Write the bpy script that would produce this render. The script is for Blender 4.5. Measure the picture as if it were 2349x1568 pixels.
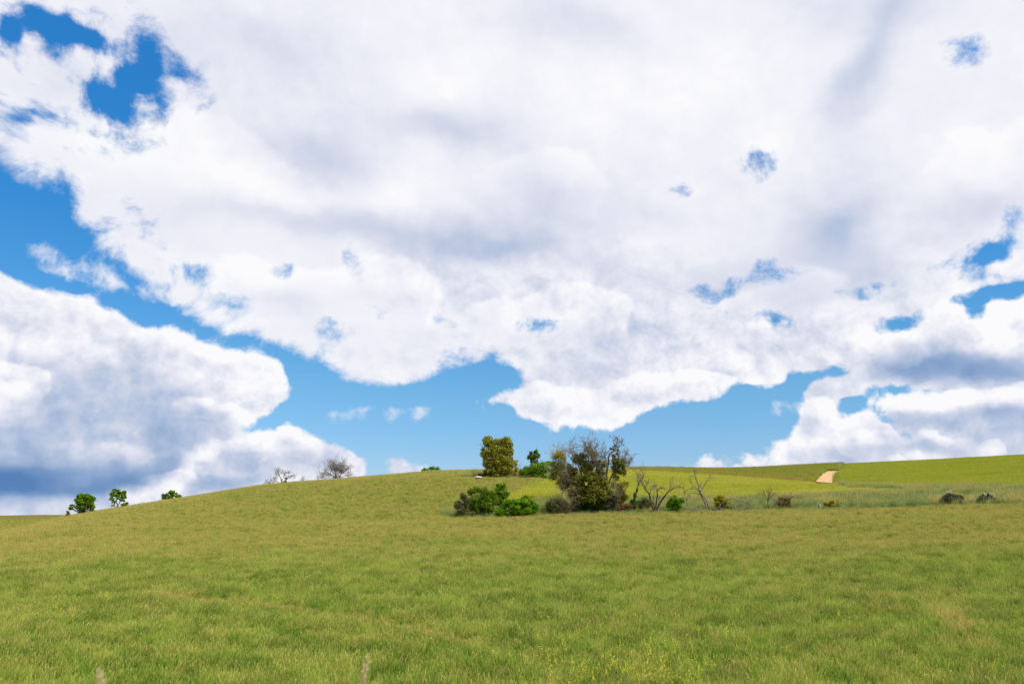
import bpy, math, random
import numpy as np
R = math.radians
for o in list(bpy.data.objects): bpy.data.objects.remove(o)
sc = bpy.context.scene
col = sc.collection

# ------------------------------------------------------------------ camera
FPX = 1827.0                      # focal length in units of a 2349-wide picture (28 mm)
PITCH = math.atan(406.0/FPX)
CAM = np.array([0.0, 0.0, 4.0])
cam = bpy.data.cameras.new('camera'); camo = bpy.data.objects.new('camera', cam); col.objects.link(camo)
cam.sensor_width = 36; cam.lens = 36*FPX/2349; cam.clip_end = 20000; cam.clip_start = 0.1
camo.location = CAM; camo.rotation_euler = (math.pi/2+PITCH, 0, 0)
cam.dof.use_dof = True; cam.dof.focus_distance = 70; cam.dof.aperture_fstop = 2.8
sc.camera = camo
sc.view_settings.view_transform = 'Standard'; sc.view_settings.look = 'None'
sc.view_settings.gamma = 1; sc.view_settings.use_curve_mapping = False
sc.view_settings.exposure = 0.0

SUN_EL, SUN_AZ = R(52), R(118)      # azimuth measured from +Y (view direction) clockwise
sd = np.array([math.sin(SUN_AZ)*math.cos(SUN_EL), math.cos(SUN_AZ)*math.cos(SUN_EL), math.sin(SUN_EL)])
sun = bpy.data.lights.new('sun', 'SUN'); suno = bpy.data.objects.new('sun', sun); col.objects.link(suno)
sun.energy = 5.0; sun.angle = R(0.53); sun.color = (1, .955, .88)
suno.rotation_euler = (math.pi/2-SUN_EL, 0, math.pi-SUN_AZ)
suno.location = (0, 0, 50)

def ray(x, y):
    """world direction through point (x, y) of the 2349 x 1568 picture"""
    c = np.stack([np.asarray(x, float)-1174.5, -(np.asarray(y, float)-784.0), np.full(np.shape(x), FPX)], -1)
    cp, sp = math.cos(PITCH), math.sin(PITCH)
    X = c[..., 0]; Y = c[..., 2]*cp-c[..., 1]*sp; Z = c[..., 2]*sp+c[..., 1]*cp
    v = np.stack([X, Y, Z], -1)
    return v/np.linalg.norm(v, axis=-1, keepdims=True)
def project(v):
    v = np.asarray(v, float)
    cp, sp = math.cos(PITCH), math.sin(PITCH)
    f = v[..., 1]*cp+v[..., 2]*sp; u = -v[..., 1]*sp+v[..., 2]*cp
    f = np.where(f < 0.05, 0.05, f)
    return 1174.5+FPX*v[..., 0]/f, 784.0-FPX*u/f

# ------------------------------------------------------------------ node helper
class NT:
    def __init__(s, tree): s.t = tree; s.n = tree.nodes; s.l = tree.links
    def new(s, typ, **kw):
        n = s.n.new(typ)
        for k, v in kw.items(): setattr(n, k, v)
        return n
    def put(s, sock, v):
        if isinstance(v, bpy.types.NodeSocket): s.l.new(v, sock)
        elif v is not None:
            if sock.type == 'RGBA' and len(v) == 3: v = (*v, 1)
            sock.default_value = v
    def m(s, op, a, b=None, c=None, clamp=False):
        n = s.new('ShaderNodeMath', operation=op, use_clamp=clamp)
        for i, v in enumerate((a, b, c)):
            if v is not None: s.put(n.inputs[i], v)
        return n.outputs[0]
    def vm(s, op, a, b=None, scale=None):
        n = s.new('ShaderNodeVectorMath', operation=op)
        s.put(n.inputs[0], a)
        if b is not None: s.put(n.inputs[1], b)
        if scale is not None: s.put(n.inputs['Scale'], scale)
        return n.outputs['Value' if op in ('DOT_PRODUCT', 'LENGTH', 'DISTANCE') else 'Vector']
    def noise(s, vec, scale, detail=2, rough=.5, dist=0, out=0):
        n = s.new('ShaderNodeTexNoise'); s.put(n.inputs['Vector'], vec)
        n.inputs['Scale'].default_value = scale; n.inputs['Detail'].default_value = detail
        n.inputs['Roughness'].default_value = rough; n.inputs['Distortion'].default_value = dist
        return n.outputs[out]
    def ramp(s, f, stops, interp='LINEAR'):
        n = s.new('ShaderNodeValToRGB'); cr = n.color_ramp; cr.interpolation = interp
        while len(cr.elements) < len(stops): cr.elements.new(.5)
        for e, (p, c) in zip(cr.elements, stops):
            e.position = p; e.color = (*c, 1) if len(c) == 3 else c
        s.put(n.inputs[0], f); return n.outputs[0]
    def mix(s, f, a, b):
        n = s.new('ShaderNodeMix', data_type='RGBA')
        s.put(n.inputs[0], f); s.put(n.inputs[6], a); s.put(n.inputs[7], b)
        return n.outputs[2]
    def mr(s, v, a, b, c=0, d=1, smooth=False):
        n = s.new('ShaderNodeMapRange', interpolation_type='SMOOTHSTEP' if smooth else 'LINEAR')
        s.put(n.inputs[0], v)
        for i, q in enumerate((a, b, c, d)): s.put(n.inputs[i+1], q)
        return n.outputs[0]
    def attr(s, name):
        n = s.new('ShaderNodeAttribute', attribute_name=name); return n.outputs['Fac']

def lin(r, g, b):
    f = lambda c: (c/255/12.92 if c/255 <= .04045 else ((c/255+.055)/1.055)**2.4)
    return (f(r), f(g), f(b))

# ------------------------------------------------------------------ sky: cloud cover and cloud tone as fields over azimuth and elevation
AZ0, AZ1, EL0, EL1 = R(-52), R(52), R(-4), R(50)
NA, NE = 150, 100
az = np.linspace(AZ0, AZ1, NA); el = np.linspace(EL0, EL1, NE)
A_, E_ = np.meshgrid(az, el, indexing='ij')
V_ = np.stack([np.sin(A_)*np.cos(E_), np.cos(A_)*np.cos(E_), np.sin(E_)], -1)
PX, PY = project(V_)
PX = np.clip(PX, -1200, 3500); PY = np.clip(PY, -1200, 1500)
def sdf_poly(pts):
    """signed distance, positive inside"""
    P = np.array(pts, float); d2 = np.full(PX.shape, 1e18); ins = np.zeros(PX.shape, bool)
    for i in range(len(P)):
        a = P[i-1]; b = P[i]; e = b-a
        wx = PX-a[0]; wy = PY-a[1]
        t = np.clip((wx*e[0]+wy*e[1])/(e@e+1e-9), 0, 1)
        d2 = np.minimum(d2, (wx-t*e[0])**2+(wy-t*e[1])**2)
        c = ((a[1] > PY) != (b[1] > PY)) & (PX < (b[0]-a[0])*(PY-a[1])/(b[1]-a[1]+1e-12)+a[0])
        ins ^= c
    return np.where(ins, 1, -1)*np.sqrt(d2)
def sdf_el(x, y, rx, ry, rot=0):
    c, s = math.cos(R(rot)), math.sin(R(rot))
    u = ((PX-x)*c+(PY-y)*s)/rx; v = (-(PX-x)*s+(PY-y)*c)/ry
    r = np.sqrt(u*u+v*v)
    return (1-r)*min(rx, ry)
def gau(x, y, rx, ry, rot=0):
    c, s = math.cos(R(rot)), math.sin(R(rot))
    u = ((PX-x)*c+(PY-y)*s)/rx; v = (-(PX-x)*s+(PY-y)*c)/ry
    return np.exp(-(u*u+v*v))
def smax(a, b, k=14.):
    h = np.clip(.5+.5*(a-b)/k, 0, 1); return b+(a-b)*h+k*h*(1-h)
deck = [(-1300,-1300),(3600,-1300),(3600,600),(2349,645),(2200,690),(2000,755),(1960,800),(1870,830),(1815,842),(1790,876),(1700,884),
 (1610,905),(1470,948),(1390,982),(1270,968),(1192,945),(1176,908),(1212,880),(1180,845),(1120,817),(1040,828),(920,866),(790,862),(690,828),
 (640,795),(520,760),(430,730),(380,672),(322,672),(335,625),(290,600),(260,560),(200,545),(135,520),(105,465),(50,415),(0,375),(-900,200)]
cumL = [(-1300,300),(0,628),(60,650),(120,668),(180,680),(260,712),(330,745),(410,742),(460,768),(520,798),(610,818),(650,858),(668,895),(640,925),
 (590,945),(560,965),(540,1010),(540,1600),(-1300,1600)]
cumL2 = [(300,1600),(335,1130),(390,1070),(480,1012),(560,992),(640,985),(660,966),(690,990),(740,1010),(790,1028),(835,1048),(855,1080),(870,1120),(870,1600)]
cumR = [(1955,885),(1940,830),(1985,765),(2060,752),(2100,738),(2150,700),(2195,682),(2225,712),(2240,735),(2262,705),(2290,685),(2349,672),(3600,640),(3600,900),(2349,897),(2200,907),(2060,897)]
cumR2 = [(1762,1060),(1765,1012),(1800,1000),(1822,958),(1832,905),(1872,868),(1960,855),(1985,885),(1925,915),(1935,960),(1985,940),(2040,968),(2080,1010),(2080,1060)]
lowR = [(1985,905),(2100,898),(2349,882),(3600,860),(3600,1600),(1740,1600),(1745,1062),(1790,1040),(2000,1040),(2080,1005),(2040,955),(2005,935)]
C = sdf_poly(deck); C = np.where((C > 0) & (PX < 1150), np.minimum(C*.45, C), C)
for g in [(12,72,26,36,0),(75,50,70,20,8),(140,66,50,24,25),(195,86,66,20,25),(345,160,38,62,-5),(258,222,62,52,-20),(310,185,45,24,40),(408,160,20,10,30),
          (55,260,62,13,12),(140,275,30,7,10),(2240,108,30,9,0),(1742,370,28,20,0),
          (2340,497,26,20,-30),(2275,578,70,20,-20),(2110,628,75,10,-20),(2205,690,50,14,-20),(1890,748,110,9,5),(1850,852,62,22,-5),(1955,930,38,34,0),
          (806,595,22,24,0),(530,702,30,16,20),(432,627,36,20,10),(330,520,18,34,-40),(365,560,18,26,0),(1222,745,62,13,5),(845,782,60,10,15),(1690,650,26,12,-30),(1745,612,30,14,20),
          (650,612,12,12,0),(1610,672,12,8,0),(1545,432,12,8,0),(1000,742,30,6,10)]:
    big_ = min(g[2], g[3]) > 30; e = sdf_el(*g)+(3 if g[0] < 420 and g[1] < 300 else (-2 if big_ else ((-22 if g[1] > 730 else -15) if g[1] > 480 and g[0] < 1300 else -9))); C = np.minimum(C, np.where(e > 0, -e*((.85 if g[1] < 300 else 1.3) if big_ else 2.0), -e*(.55 if g[1] < 300 else .7)))
for p in (cumL, cumL2, cumR, cumR2, lowR): C = smax(C, sdf_poly(p), 8)
for g in [(215,487,98,40,8),(110,583,50,27,15),(75,540,38,14,15),(180,627,30,9,0),(255,632,34,9,10),(322,590,30,40,0),(2298,720,40,40,0)]:
    C = smax(C, sdf_el(*g), 6)
for g in [(925,1076,44,16,0),(1680,1076,26,8,0),(1590,1078,12,5,0),(900,957,34,11,-10),(815,949,26,7,-5),(1145,912,22,5,-20),(1640,1068,26,10,-20),(1725,1058,22,20,0),(1795,935,26,12,-25)]:
    C = np.maximum(C, np.minimum(sdf_el(*g), 30 if g[1] > 1040 else 2.))
C = np.clip(C, -70, 70)/70
# tone of the clouds: 1 = sunlit white, 0 = darkest base
L = np.full(PX.shape, .855)
DARK = [
    (620,130,200,80,20,.12),(150,190,140,80,0,.10),(700,345,150,60,20,.20),(1010,310,170,55,10,.17),(820,525,330,42,8,.19),(1130,575,260,40,0,.20),
    (1350,60,170,55,15,.14),(1250,470,130,110,20,.14),(1100,250,120,60,-20,.07),(1890,550,130,50,-35,.16),(1930,570,60,50,20,.10),(1860,480,150,90,-20,.10),(2020,130,50,150,15,.17),
    (1950,230,60,90,20,.16),(2050,20,130,60,0,.10),(2260,460,140,60,-20,.14),(1780,660,220,60,0,.12),(1500,640,200,60,0,.10),(1380,785,130,50,-10,.20),
    (1300,870,160,26,-5,.16),(1150,690,150,50,0,.10),(1700,790,220,45,-8,.10),(950,700,160,30,5,.09),(650,720,150,40,20,.10),(1980,650,160,60,-15,.10),
    (400,150,120,40,30,.07),(1450,470,200,60,0,.05),(1900,60,60,60,0,.05),(1000,620,120,30,0,.1),(1600,740,120,30,0,.08),(1420,900,120,30,-5,.06),
    # big cloud on the left, its shaded flank and dark base
    (120,760,260,50,15,.06),(170,870,90,70,0,.16),(300,860,160,50,10,.12),(420,900,120,50,0,.12),(250,930,260,60,0,.12),(330,970,120,40,0,.12),(440,1000,110,60,0,.20),
    (500,960,70,30,0,.12),(40,1000,200,50,0,.14),(180,1010,200,50,0,.12),(150,1098,340,44,0,.28),(0,1120,170,34,0,.22),(250,1130,120,20,0,.20),(-20,1090,160,50,0,.26),(60,1105,240,30,0,.14),(300,1110,110,36,-10,.20),
    (380,1050,100,50,0,.16),(-400,1000,500,160,0,.3),(60,1170,300,24,0,.16),(560,830,60,20,20,.06),(330,800,120,25,10,.08),
    (620,1060,160,40,0,.14),(560,1040,50,30,0,.12),(500,1100,60,30,0,.12),(720,1060,60,30,0,.07),(560,1100,90,18,0,.14),(760,1050,50,22,0,.10),
    # heaped cloud on the right with the dark base
    (2140,850,150,32,4,.40),(2260,880,130,26,4,.24),(2040,870,100,20,0,.22),(2330,850,100,26,0,.26),(2110,790,90,36,0,.16),(2220,800,60,40,0,.12),(1880,840,60,50,0,.16),(1870,900,60,30,0,.14),
    (2110,962,130,22,-6,.30),(2240,985,120,30,-6,.24),(2330,940,80,40,0,.22),(2020,1020,60,26,0,.18),(1900,1040,120,18,0,.28),(1850,1010,30,22,0,.14),(2250,1030,200,26,0,.22),(2080,1060,200,16,0,.20),
    (2120,1010,60,18,0,.14),(2700,950,300,120,0,.25),(1880,965,40,22,0,.10)]
BRIGHT = [
    (50,870,48,34,10,.22),(75,890,30,34,0,.14),(20,905,40,26,0,.10),(430,780,90,30,30,.14),(480,840,60,30,0,.10),(560,830,60,16,20,.10),(600,880,50,16,-20,.14),(480,910,40,14,20,.12),(560,925,50,22,20,.16),
    (180,700,120,26,20,.10),(230,890,40,14,-10,.10),(180,800,80,30,0,.06),(270,975,50,18,0,.16),(250,1025,26,10,10,.22),(310,1035,26,9,0,.18),
    (480,800,60,20,30,.08),(140,1150,30,10,0,.12),
    (425,1085,44,18,-30,.34),(380,1120,40,20,-20,.34),(460,1045,26,14,-40,.30),(490,1020,12,20,0,.30),(650,982,24,18,0,.2),(600,1010,50,16,0,.12),(520,1060,30,16,0,.10),(640,1100,40,18,0,.22),(600,1115,40,10,0,.2),
    (700,1080,60,20,0,.08),(800,1060,40,30,20,.14),(310,1146,40,16,0,.4),(690,1020,30,14,20,.10),
    (2090,760,30,20,0,.14),(2180,700,40,20,0,.14),(2290,720,60,36,0,.16),(2240,740,40,40,0,.12),(2270,800,30,26,0,.30),(2170,930,40,12,0,.24),(2100,920,40,14,0,.20),(2060,935,24,16,0,.1),(2230,925,50,14,-6,.24),(2320,915,50,20,0,.26),
    (1985,955,34,22,20,.16),(2030,1000,26,22,40,.16),(1880,1010,40,22,0,.14),(1835,1030,26,18,0,.14),(1790,1030,16,14,0,.14),(1860,940,40,26,-30,.08),(1940,1015,26,20,0,.16),(1900,970,20,30,0,.10),
    (2060,1060,30,10,0,.22),(2135,1050,26,12,0,.24),(2260,1045,50,12,0,.22),(2180,1010,60,10,10,.20),(2250,985,26,10,0,.14),(2130,990,50,8,15,.14),
    (2200,330,130,44,-25,.10),(2270,380,90,40,-10,.08),(350,330,260,80,15,.10),(620,440,180,50,15,.10),(1050,200,140,60,0,.10),(1550,180,220,110,0,.10),(1760,300,60,60,0,.08),(880,440,80,60,0,.08),
    (1220,400,120,60,0,.08),(950,380,60,40,0,.04),(1500,560,160,60,0,.08),(500,640,200,40,10,.06),(1200,620,120,30,0,.08),(1590,850,80,30,0,.08),(1400,955,120,18,-5,.08),(1260,905,50,20,0,.12),(1520,760,60,40,0,.08)]
for x, y, rx, ry, rot, a in DARK: L = L-a*(1.25 if y < 760 else 1.)*gau(x, y, rx, ry, rot)
for x, y, rx, ry, rot, a in BRIGHT: L = L+a*gau(x, y, rx, ry, rot)
L = L-.05*np.clip((PY-700)/200, 0, 1)
L = np.clip(L, 0, 1.02)
# lit lobes standing in front of duller cloud: crisp upper edges that fade downwards
LOBES = [
 [(-200,836),(16,836),(36,844),(68,847),(90,854),(94,865),(104,876),(105,889),(98,908),(68,944),(-200,950)],
 [(323,1116),(364,1083),(380,1089),(416,1075),(459,1089),(443,1103),(424,1108),(410,1130),(355,1147)],
 [(451,1053),(484,1034),(487,1007),(500,1004),(506,1018),(547,993),(590,990),(640,985),(660,966),(690,992),(740,1010),(700,1030),(574,1040),(492,1053)],
 [(402,933),(427,911),(478,908),(492,928),(519,922),(560,944),(582,966),(547,977),(506,969),(451,950)],
 [(360,800),(380,770),(430,745),(480,775),(540,800),(620,820),(668,890),(600,900),(540,880),(470,870),(420,850)],
 [(1949,889),(1960,824),(1970,778),(1985,762),(2021,751),(2032,762),(2047,744),(2090,734),(2150,700),(2195,682),(2225,715),(2160,760),(2120,830),(2000,880)],
 [(2243,742),(2261,749),(2253,786),(2256,816),(2279,827),(2297,819),(2310,796),(2349,786),(2700,780),(2700,680),(2300,684),(2255,705)],
 [(1805,971),(1818,951),(1831,930),(1856,909),(1898,912),(1911,927),(1921,938),(1923,966),(1929,981),(1900,1010),(1850,1030),(1790,1030)],
 [(1929,981),(1939,966),(1970,948),(1990,936),(2001,940),(2016,958),(2032,969),(2047,987),(2063,1007),(2052,1020),(2001,1023),(1949,1041),(1923,1038)],
 [(1764,1018),(1777,1009),(1795,1005),(1807,1015),(1802,1038),(1782,1054),(1761,1043)],
 [(1818,1033),(1846,1015),(1867,1012),(1885,981),(1895,979),(1898,1000),(1887,1025),(1908,1036),(1898,1048),(1820,1048)],
 [(2039,909),(2083,899),(2104,904),(2163,899),(2207,907),(2233,902),(2284,899),(2349,881),(2700,870),(2700,930),(2349,930),(2233,935),(2181,945),(2078,940),(2045,930)],
 [(2021,1051),(2034,1043),(2050,1056),(2070,1056),(2057,1069),(2039,1069)], [(2083,1046),(2091,1038),(2104,1043),(2114,1056),(2088,1054)],
 [(2248,1036),(2266,1025),(2284,1020),(2310,1033),(2305,1046),(2253,1043)], [(2109,997),(2143,994),(2161,1012),(2181,1018),(2168,1028),(2145,1015),(2117,1007)],
 [(2164,310),(2214,290),(2250,290),(2300,300),(2349,265),(2700,250),(2700,400),(2349,380),(2275,400),(2125,450),(2064,440),(2100,390),(2155,350)],
 [(470,640),(500,590),(560,580),(640,605),(790,612),(830,580),(900,590),(960,605),(1000,640),(1000,760),(500,740)],
 [(1600,715),(1640,690),(1720,665),(1780,620),(1850,600),(1950,640),(1900,740),(1650,760)],
 [(1176,910),(1200,885),(1240,878),(1300,895),(1400,890),(1500,865),(1600,860),(1690,880),(1600,910),(1470,950),(1390,985),(1250,970),(1190,945)],
 [(1040,740),(1090,700),(1180,690),(1260,660),(1360,650),(1450,690),(1440,780),(1240,820),(1100,790)],
 [(0,330),(60,290),(200,300),(330,270),(420,240),(520,270),(620,340),(700,400),(620,470),(400,440),(200,420),(60,400)],
 [(30,100),(70,70),(150,80),(220,110),(280,150),(290,190),(200,220),(60,180)],
 [(1080,420),(1160,370),(1260,330),(1340,350),(1400,420),(1360,500),(1200,480)],
]
S2 = np.full(PX.shape, -200.)
for p in LOBES: S2 = np.maximum(S2, sdf_poly(p))
def lit_edge(S, depth):
    ge = np.gradient(S, axis=1); ga_ = np.gradient(S, axis=0); n_ = np.hypot(ge, ga_)+1e-6
    return np.clip((-ge*.85-ga_*.5)/n_, 0, 1)*np.exp(-np.clip(S, 0, 400)/depth)
B2 = (lit_edge(S2, 42)*.8+.2*np.exp(-np.clip(S2, 0, 400)/60))*np.exp(-np.clip(-S2, 0, 400)/30)
B2 = B2*(.42+.58*np.clip((PY-520)/200, 0, 1))
S2 = np.clip(S2, -40, 40)/40
# sharpness of cloud edges: crisp heaped clouds low down, wispy deck above
Wd = np.clip(.45+.55*np.clip((PY-520)/200, 0, 1)-.5*gau(1800,650,260,80,0)-.75*gau(640,700,420,110,14)-.4*gau(150,470,200,120,30)-.35*gau(1200,760,200,60,0)-.8*gau(880,955,150,60,0)-.5*gau(1800,930,50,40,0), .22, 1)

def field(nt, F, rank, u, v):
    """a smooth function of two angles as a sum of products of 1-D curves"""
    U, S, Vt = np.linalg.svd(F, full_matrices=False); acc = None
    for k in range(rank):
        outs = []
        for vec, src in ((U[:, k], u), (Vt[k], v)):
            vec = vec*math.sqrt(S[k]); lo, hi = vec.min(), vec.max()
            n = nt.new('ShaderNodeFloatCurve'); nt.put(n.inputs['Value'], src)
            cv = n.mapping.curves[0]; q = (vec-lo)/(hi-lo); N = len(vec)
            cv.points[0].location = (0, q[0]); cv.points[1].location = (1, q[-1])
            for i in range(1, N-1): cv.points.new(i/(N-1), q[i])
            n.mapping.update()
            outs.append(nt.m('MULTIPLY_ADD', n.outputs[0], float(hi-lo), float(lo)))
        acc = nt.m('MULTIPLY', *outs) if acc is None else nt.m('MULTIPLY_ADD', outs[0], outs[1], acc)
    return acc

w = bpy.data.worlds.new('World'); sc.world = w; w.use_nodes = True
w.cycles.sampling_method = 'MANUAL'; w.cycles.sample_map_resolution = 256
nt = NT(w.node_tree); nt.n.clear()
tc = nt.new('ShaderNodeTexCoord').outputs['Generated']
dirv = nt.vm('NORMALIZE', tc)
xyz = nt.new('ShaderNodeSeparateXYZ'); nt.put(xyz.inputs[0], dirv); X, Y, Z = xyz.outputs
q = nt.vm('MULTIPLY', dirv, (2.2, 2.2, 2.5))
warp = nt.new('ShaderNodeTexNoise'); nt.put(warp.inputs['Vector'], q)
warp.inputs['Scale'].default_value = 3.2; warp.inputs['Detail'].default_value = 5; warp.inputs['Roughness'].default_value = .62
ws = nt.new('ShaderNodeSeparateXYZ'); nt.put(ws.inputs[0], nt.vm('SUBTRACT', warp.outputs['Color'], (.5, .5, .5)))
azn = nt.m('ADD', nt.m('ARCTAN2', X, Y), nt.m('MULTIPLY', ws.outputs[0], .036))
eln = nt.m('ADD', nt.m('ARCSINE', Z), nt.m('MULTIPLY', ws.outputs[1], .026))
u = nt.mr(azn, AZ0, AZ1); v = nt.mr(eln, EL0, EL1)
Cn = field(nt, C, 30, u, v)
ws2 = nt.new('ShaderNodeSeparateXYZ'); nt.put(ws2.inputs[0], nt.vm('SUBTRACT', nt.noise(q, 2.4, 4, .55, 0, 1), (.5, .5, .5)))
u2 = nt.mr(nt.m('ADD', azn, nt.m('MULTIPLY', ws2.outputs[0], .13)), AZ0, AZ1); v2 = nt.mr(nt.m('ADD', eln, nt.m('MULTIPLY', ws2.outputs[1], nt.mr(Z, .05, .3, .02, .11))), EL0, EL1)
Ln = field(nt, L, 24, u2, v2); Wn = field(nt, Wd, 5, u, v)
Sn = field(nt, S2, 34, u, v); Bn = field(nt, B2, 26, u, v)
# cloud relief function as a node group (used twice: here and a step towards the sun)
g = bpy.data.node_groups.new('cloud_relief', 'ShaderNodeTree')
g.interface.new_socket('Vector', in_out='INPUT', socket_type='NodeSocketVector')
g.interface.new_socket('Value', in_out='OUTPUT', socket_type='NodeSocketFloat')
gt = NT(g); gi = gt.new('NodeGroupInput'); go = gt.new('NodeGroupOutput')
wv = gt.vm('MULTIPLY_ADD', gt.noise(gi.outputs[0], 9, 3, .6, 0, 1), (.10, .10, .10))
wv.node.inputs[2].default_value = (0, 0, 0); gt.put(wv.node.inputs[2], gi.outputs[0])
def puff(scale, det):
    n = gt.new('ShaderNodeTexVoronoi', feature='F1'); gt.put(n.inputs['Vector'], wv)
    n.inputs['Scale'].default_value = scale; n.inputs['Detail'].default_value = det
    n.inputs['Roughness'].default_value = .6
    n.normalize = True
    return n.outputs['Distance']
pf = gt.m('SUBTRACT', 1.0, gt.m('MULTIPLY', puff(6.5, 4), 1.35))
fb = gt.noise(gi.outputs[0], 5.0, 9, .55, .25)
gt.put(go.inputs[0], gt.m('ADD', gt.m('MULTIPLY', pf, .85), gt.m('MULTIPLY', fb, .45)))
def relief(vec):
    n = nt.new('ShaderNodeGroup'); n.node_tree = g; nt.put(n.inputs[0], vec); return n.outputs[0]
H1 = relief(q); H2 = relief(nt.vm('ADD', q, (.022, -.004, .030)))
fbw = nt.noise(q, 5.5, 11, .64, .35)
# density
wisp = nt.m('MULTIPLY', nt.m('SUBTRACT', fbw, .5), 6.8)
heap = nt.m('MULTIPLY', nt.m('SUBTRACT', H1, .62), 1.9)
nz = nt.m('ADD', nt.m('MULTIPLY', wisp, nt.m('MULTIPLY_ADD', Wn, -.65, 1.0)), nt.m('MULTIPLY', heap, Wn))
D = nt.m('ADD', nt.m('MULTIPLY', Cn, 2.3), nz)
edge = nt.m('MULTIPLY_ADD', Wn, -.95, 1.35)
alpha = nt.mr(D, nt.m('MULTIPLY', edge, -.30), nt.m('MULTIPLY', edge, .85), 0, 1, True)
# light on the clouds
rel = nt.m('MULTIPLY', nt.m('SUBTRACT', H1, H2), nt.m('MULTIPLY_ADD', Wn, 1.9, -.65))
crisp = nt.mr(nt.m('ADD', nt.m('MULTIPLY', Sn, 1.5), nt.m('MULTIPLY', heap, .95)), -.15, nt.m('MULTIPLY_ADD', Wn, -.9, 1.1), 0, 1, True)
big = nt.m('MULTIPLY', nt.m('SUBTRACT', nt.noise(q, 2.6, 3, .5, .3), .5), .24)
tone = nt.m('ADD', nt.m('ADD', Ln, nt.m('MULTIPLY', rel, nt.mr(Ln, .3, .8, .2, 1))), big)
rim = nt.m('MULTIPLY', nt.mr(D, .2, 1.5, 1, 0, True), .05)
tone = nt.m('ADD', tone, nt.m('MULTIPLY', nt.m('MULTIPLY', crisp, nt.m('MAXIMUM', Bn, 0)), .26))
tone = nt.m('ADD', tone, rim, clamp=True)
ccol = nt.ramp(tone, [(0, lin(88, 130, 184)), (.22, lin(122, 154, 198)), (.45, lin(174, 191, 220)), (.66, lin(214, 219, 235)), (.82, lin(236, 237, 247)), (.97, lin(251, 251, 253))])
# clear air: physical sky
sky = nt.new('ShaderNodeTexSky', sky_type='NISHITA'); sky.sun_disc = False
sky.sun_elevation = SUN_EL; sky.sun_rotation = SUN_AZ; sky.altitude = 600; sky.air_density = 1.0; sky.dust_density = .6; sky.ozone_density = 2.2
hs = nt.new('ShaderNodeHueSaturation'); nt.put(hs.inputs['Color'], sky.outputs[0]); hs.inputs['Saturation'].default_value = 1.12
skyc = nt.vm('MULTIPLY', hs.outputs[0], (.19, .23, .23))
skyc = nt.vm('MULTIPLY', skyc, nt.ramp(Z, [(0, (.42,.43,.56)), (.07, (.42,.44,.565)), (.16, (.40,.52,.59)), (.34, (.20,.54,.71)), (.52, (.195,.64,.87)), (1, (.2,.64,.87))]))
b1 = nt.new('ShaderNodeBackground'); nt.put(b1.inputs[0], skyc)
b2 = nt.new('ShaderNodeBackground'); nt.put(b2.inputs[0], ccol)
ms = nt.new('ShaderNodeMixShader'); nt.put(ms.inputs[0], alpha); nt.l.new(b1.outputs[0], ms.inputs[1]); nt.l.new(b2.outputs[0], ms.inputs[2])
wo = nt.new('ShaderNodeOutputWorld'); nt.l.new(ms.outputs[0], wo.inputs[0])

# ------------------------------------------------------------------ terrain
rs = np.random.RandomState(7)
_lat = rs.rand(256, 256)
def vnoise(x, y):
    xi = np.floor(x).astype(int); yi = np.floor(y).astype(int); fx = x-xi; fy = y-yi
    fx = fx*fx*(3-2*fx); fy = fy*fy*(3-2*fy); g = lambda a, b: _lat[a % 256, b % 256]
    return (g(xi, yi)*(1-fx)+g(xi+1, yi)*fx)*(1-fy)+(g(xi, yi+1)*(1-fx)+g(xi+1, yi+1)*fx)*fy
def fbm(x, y, sc_, octv=4, rough=.5, off=0.):
    x = np.asarray(x, float)/sc_+off; y = np.asarray(y, float)/sc_+off*1.7; t = 0; a = 1; n = 0
    for _ in range(octv):
        t = t+a*vnoise(x, y); n += a; a *= rough; x = x*2.03+17.1; y = y*2.03+5.3
    return t/n
def sst(x, a, b):
    t = np.clip((np.asarray(x, float)-a)/(b-a), 0, 1); return t*t*(3-2*t)
def Yz(x, y, d):                       # picture height y over column x at distance d -> metres
    r = ray(x, y); return CAM[2]+d*r[2]/math.hypot(r[0], r[1])
DK = [0, 3, 8, 12, 18, 40, 65, 92, 110, 130, 150, 180, 220, 260, 300, 500, 800, 1500, 6000]
NEAR = [2.4, 2.1, 1.0, .4, .15]
def colm(x, z, y):                     # z: {d: metres}, y: {d: picture height}
    k = dict(zip(DK[:5], NEAR)); k.update(z)
    for d, yy in y.items(): k[d] = Yz(x, yy, d)
    ds = sorted(k); r = ray(x, 1150.)
    return math.atan2(r[0], r[1]), np.interp(DK, ds, [k[q] for q in ds])
far = {800: -4, 1500: -15, 6000: -40}
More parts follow.
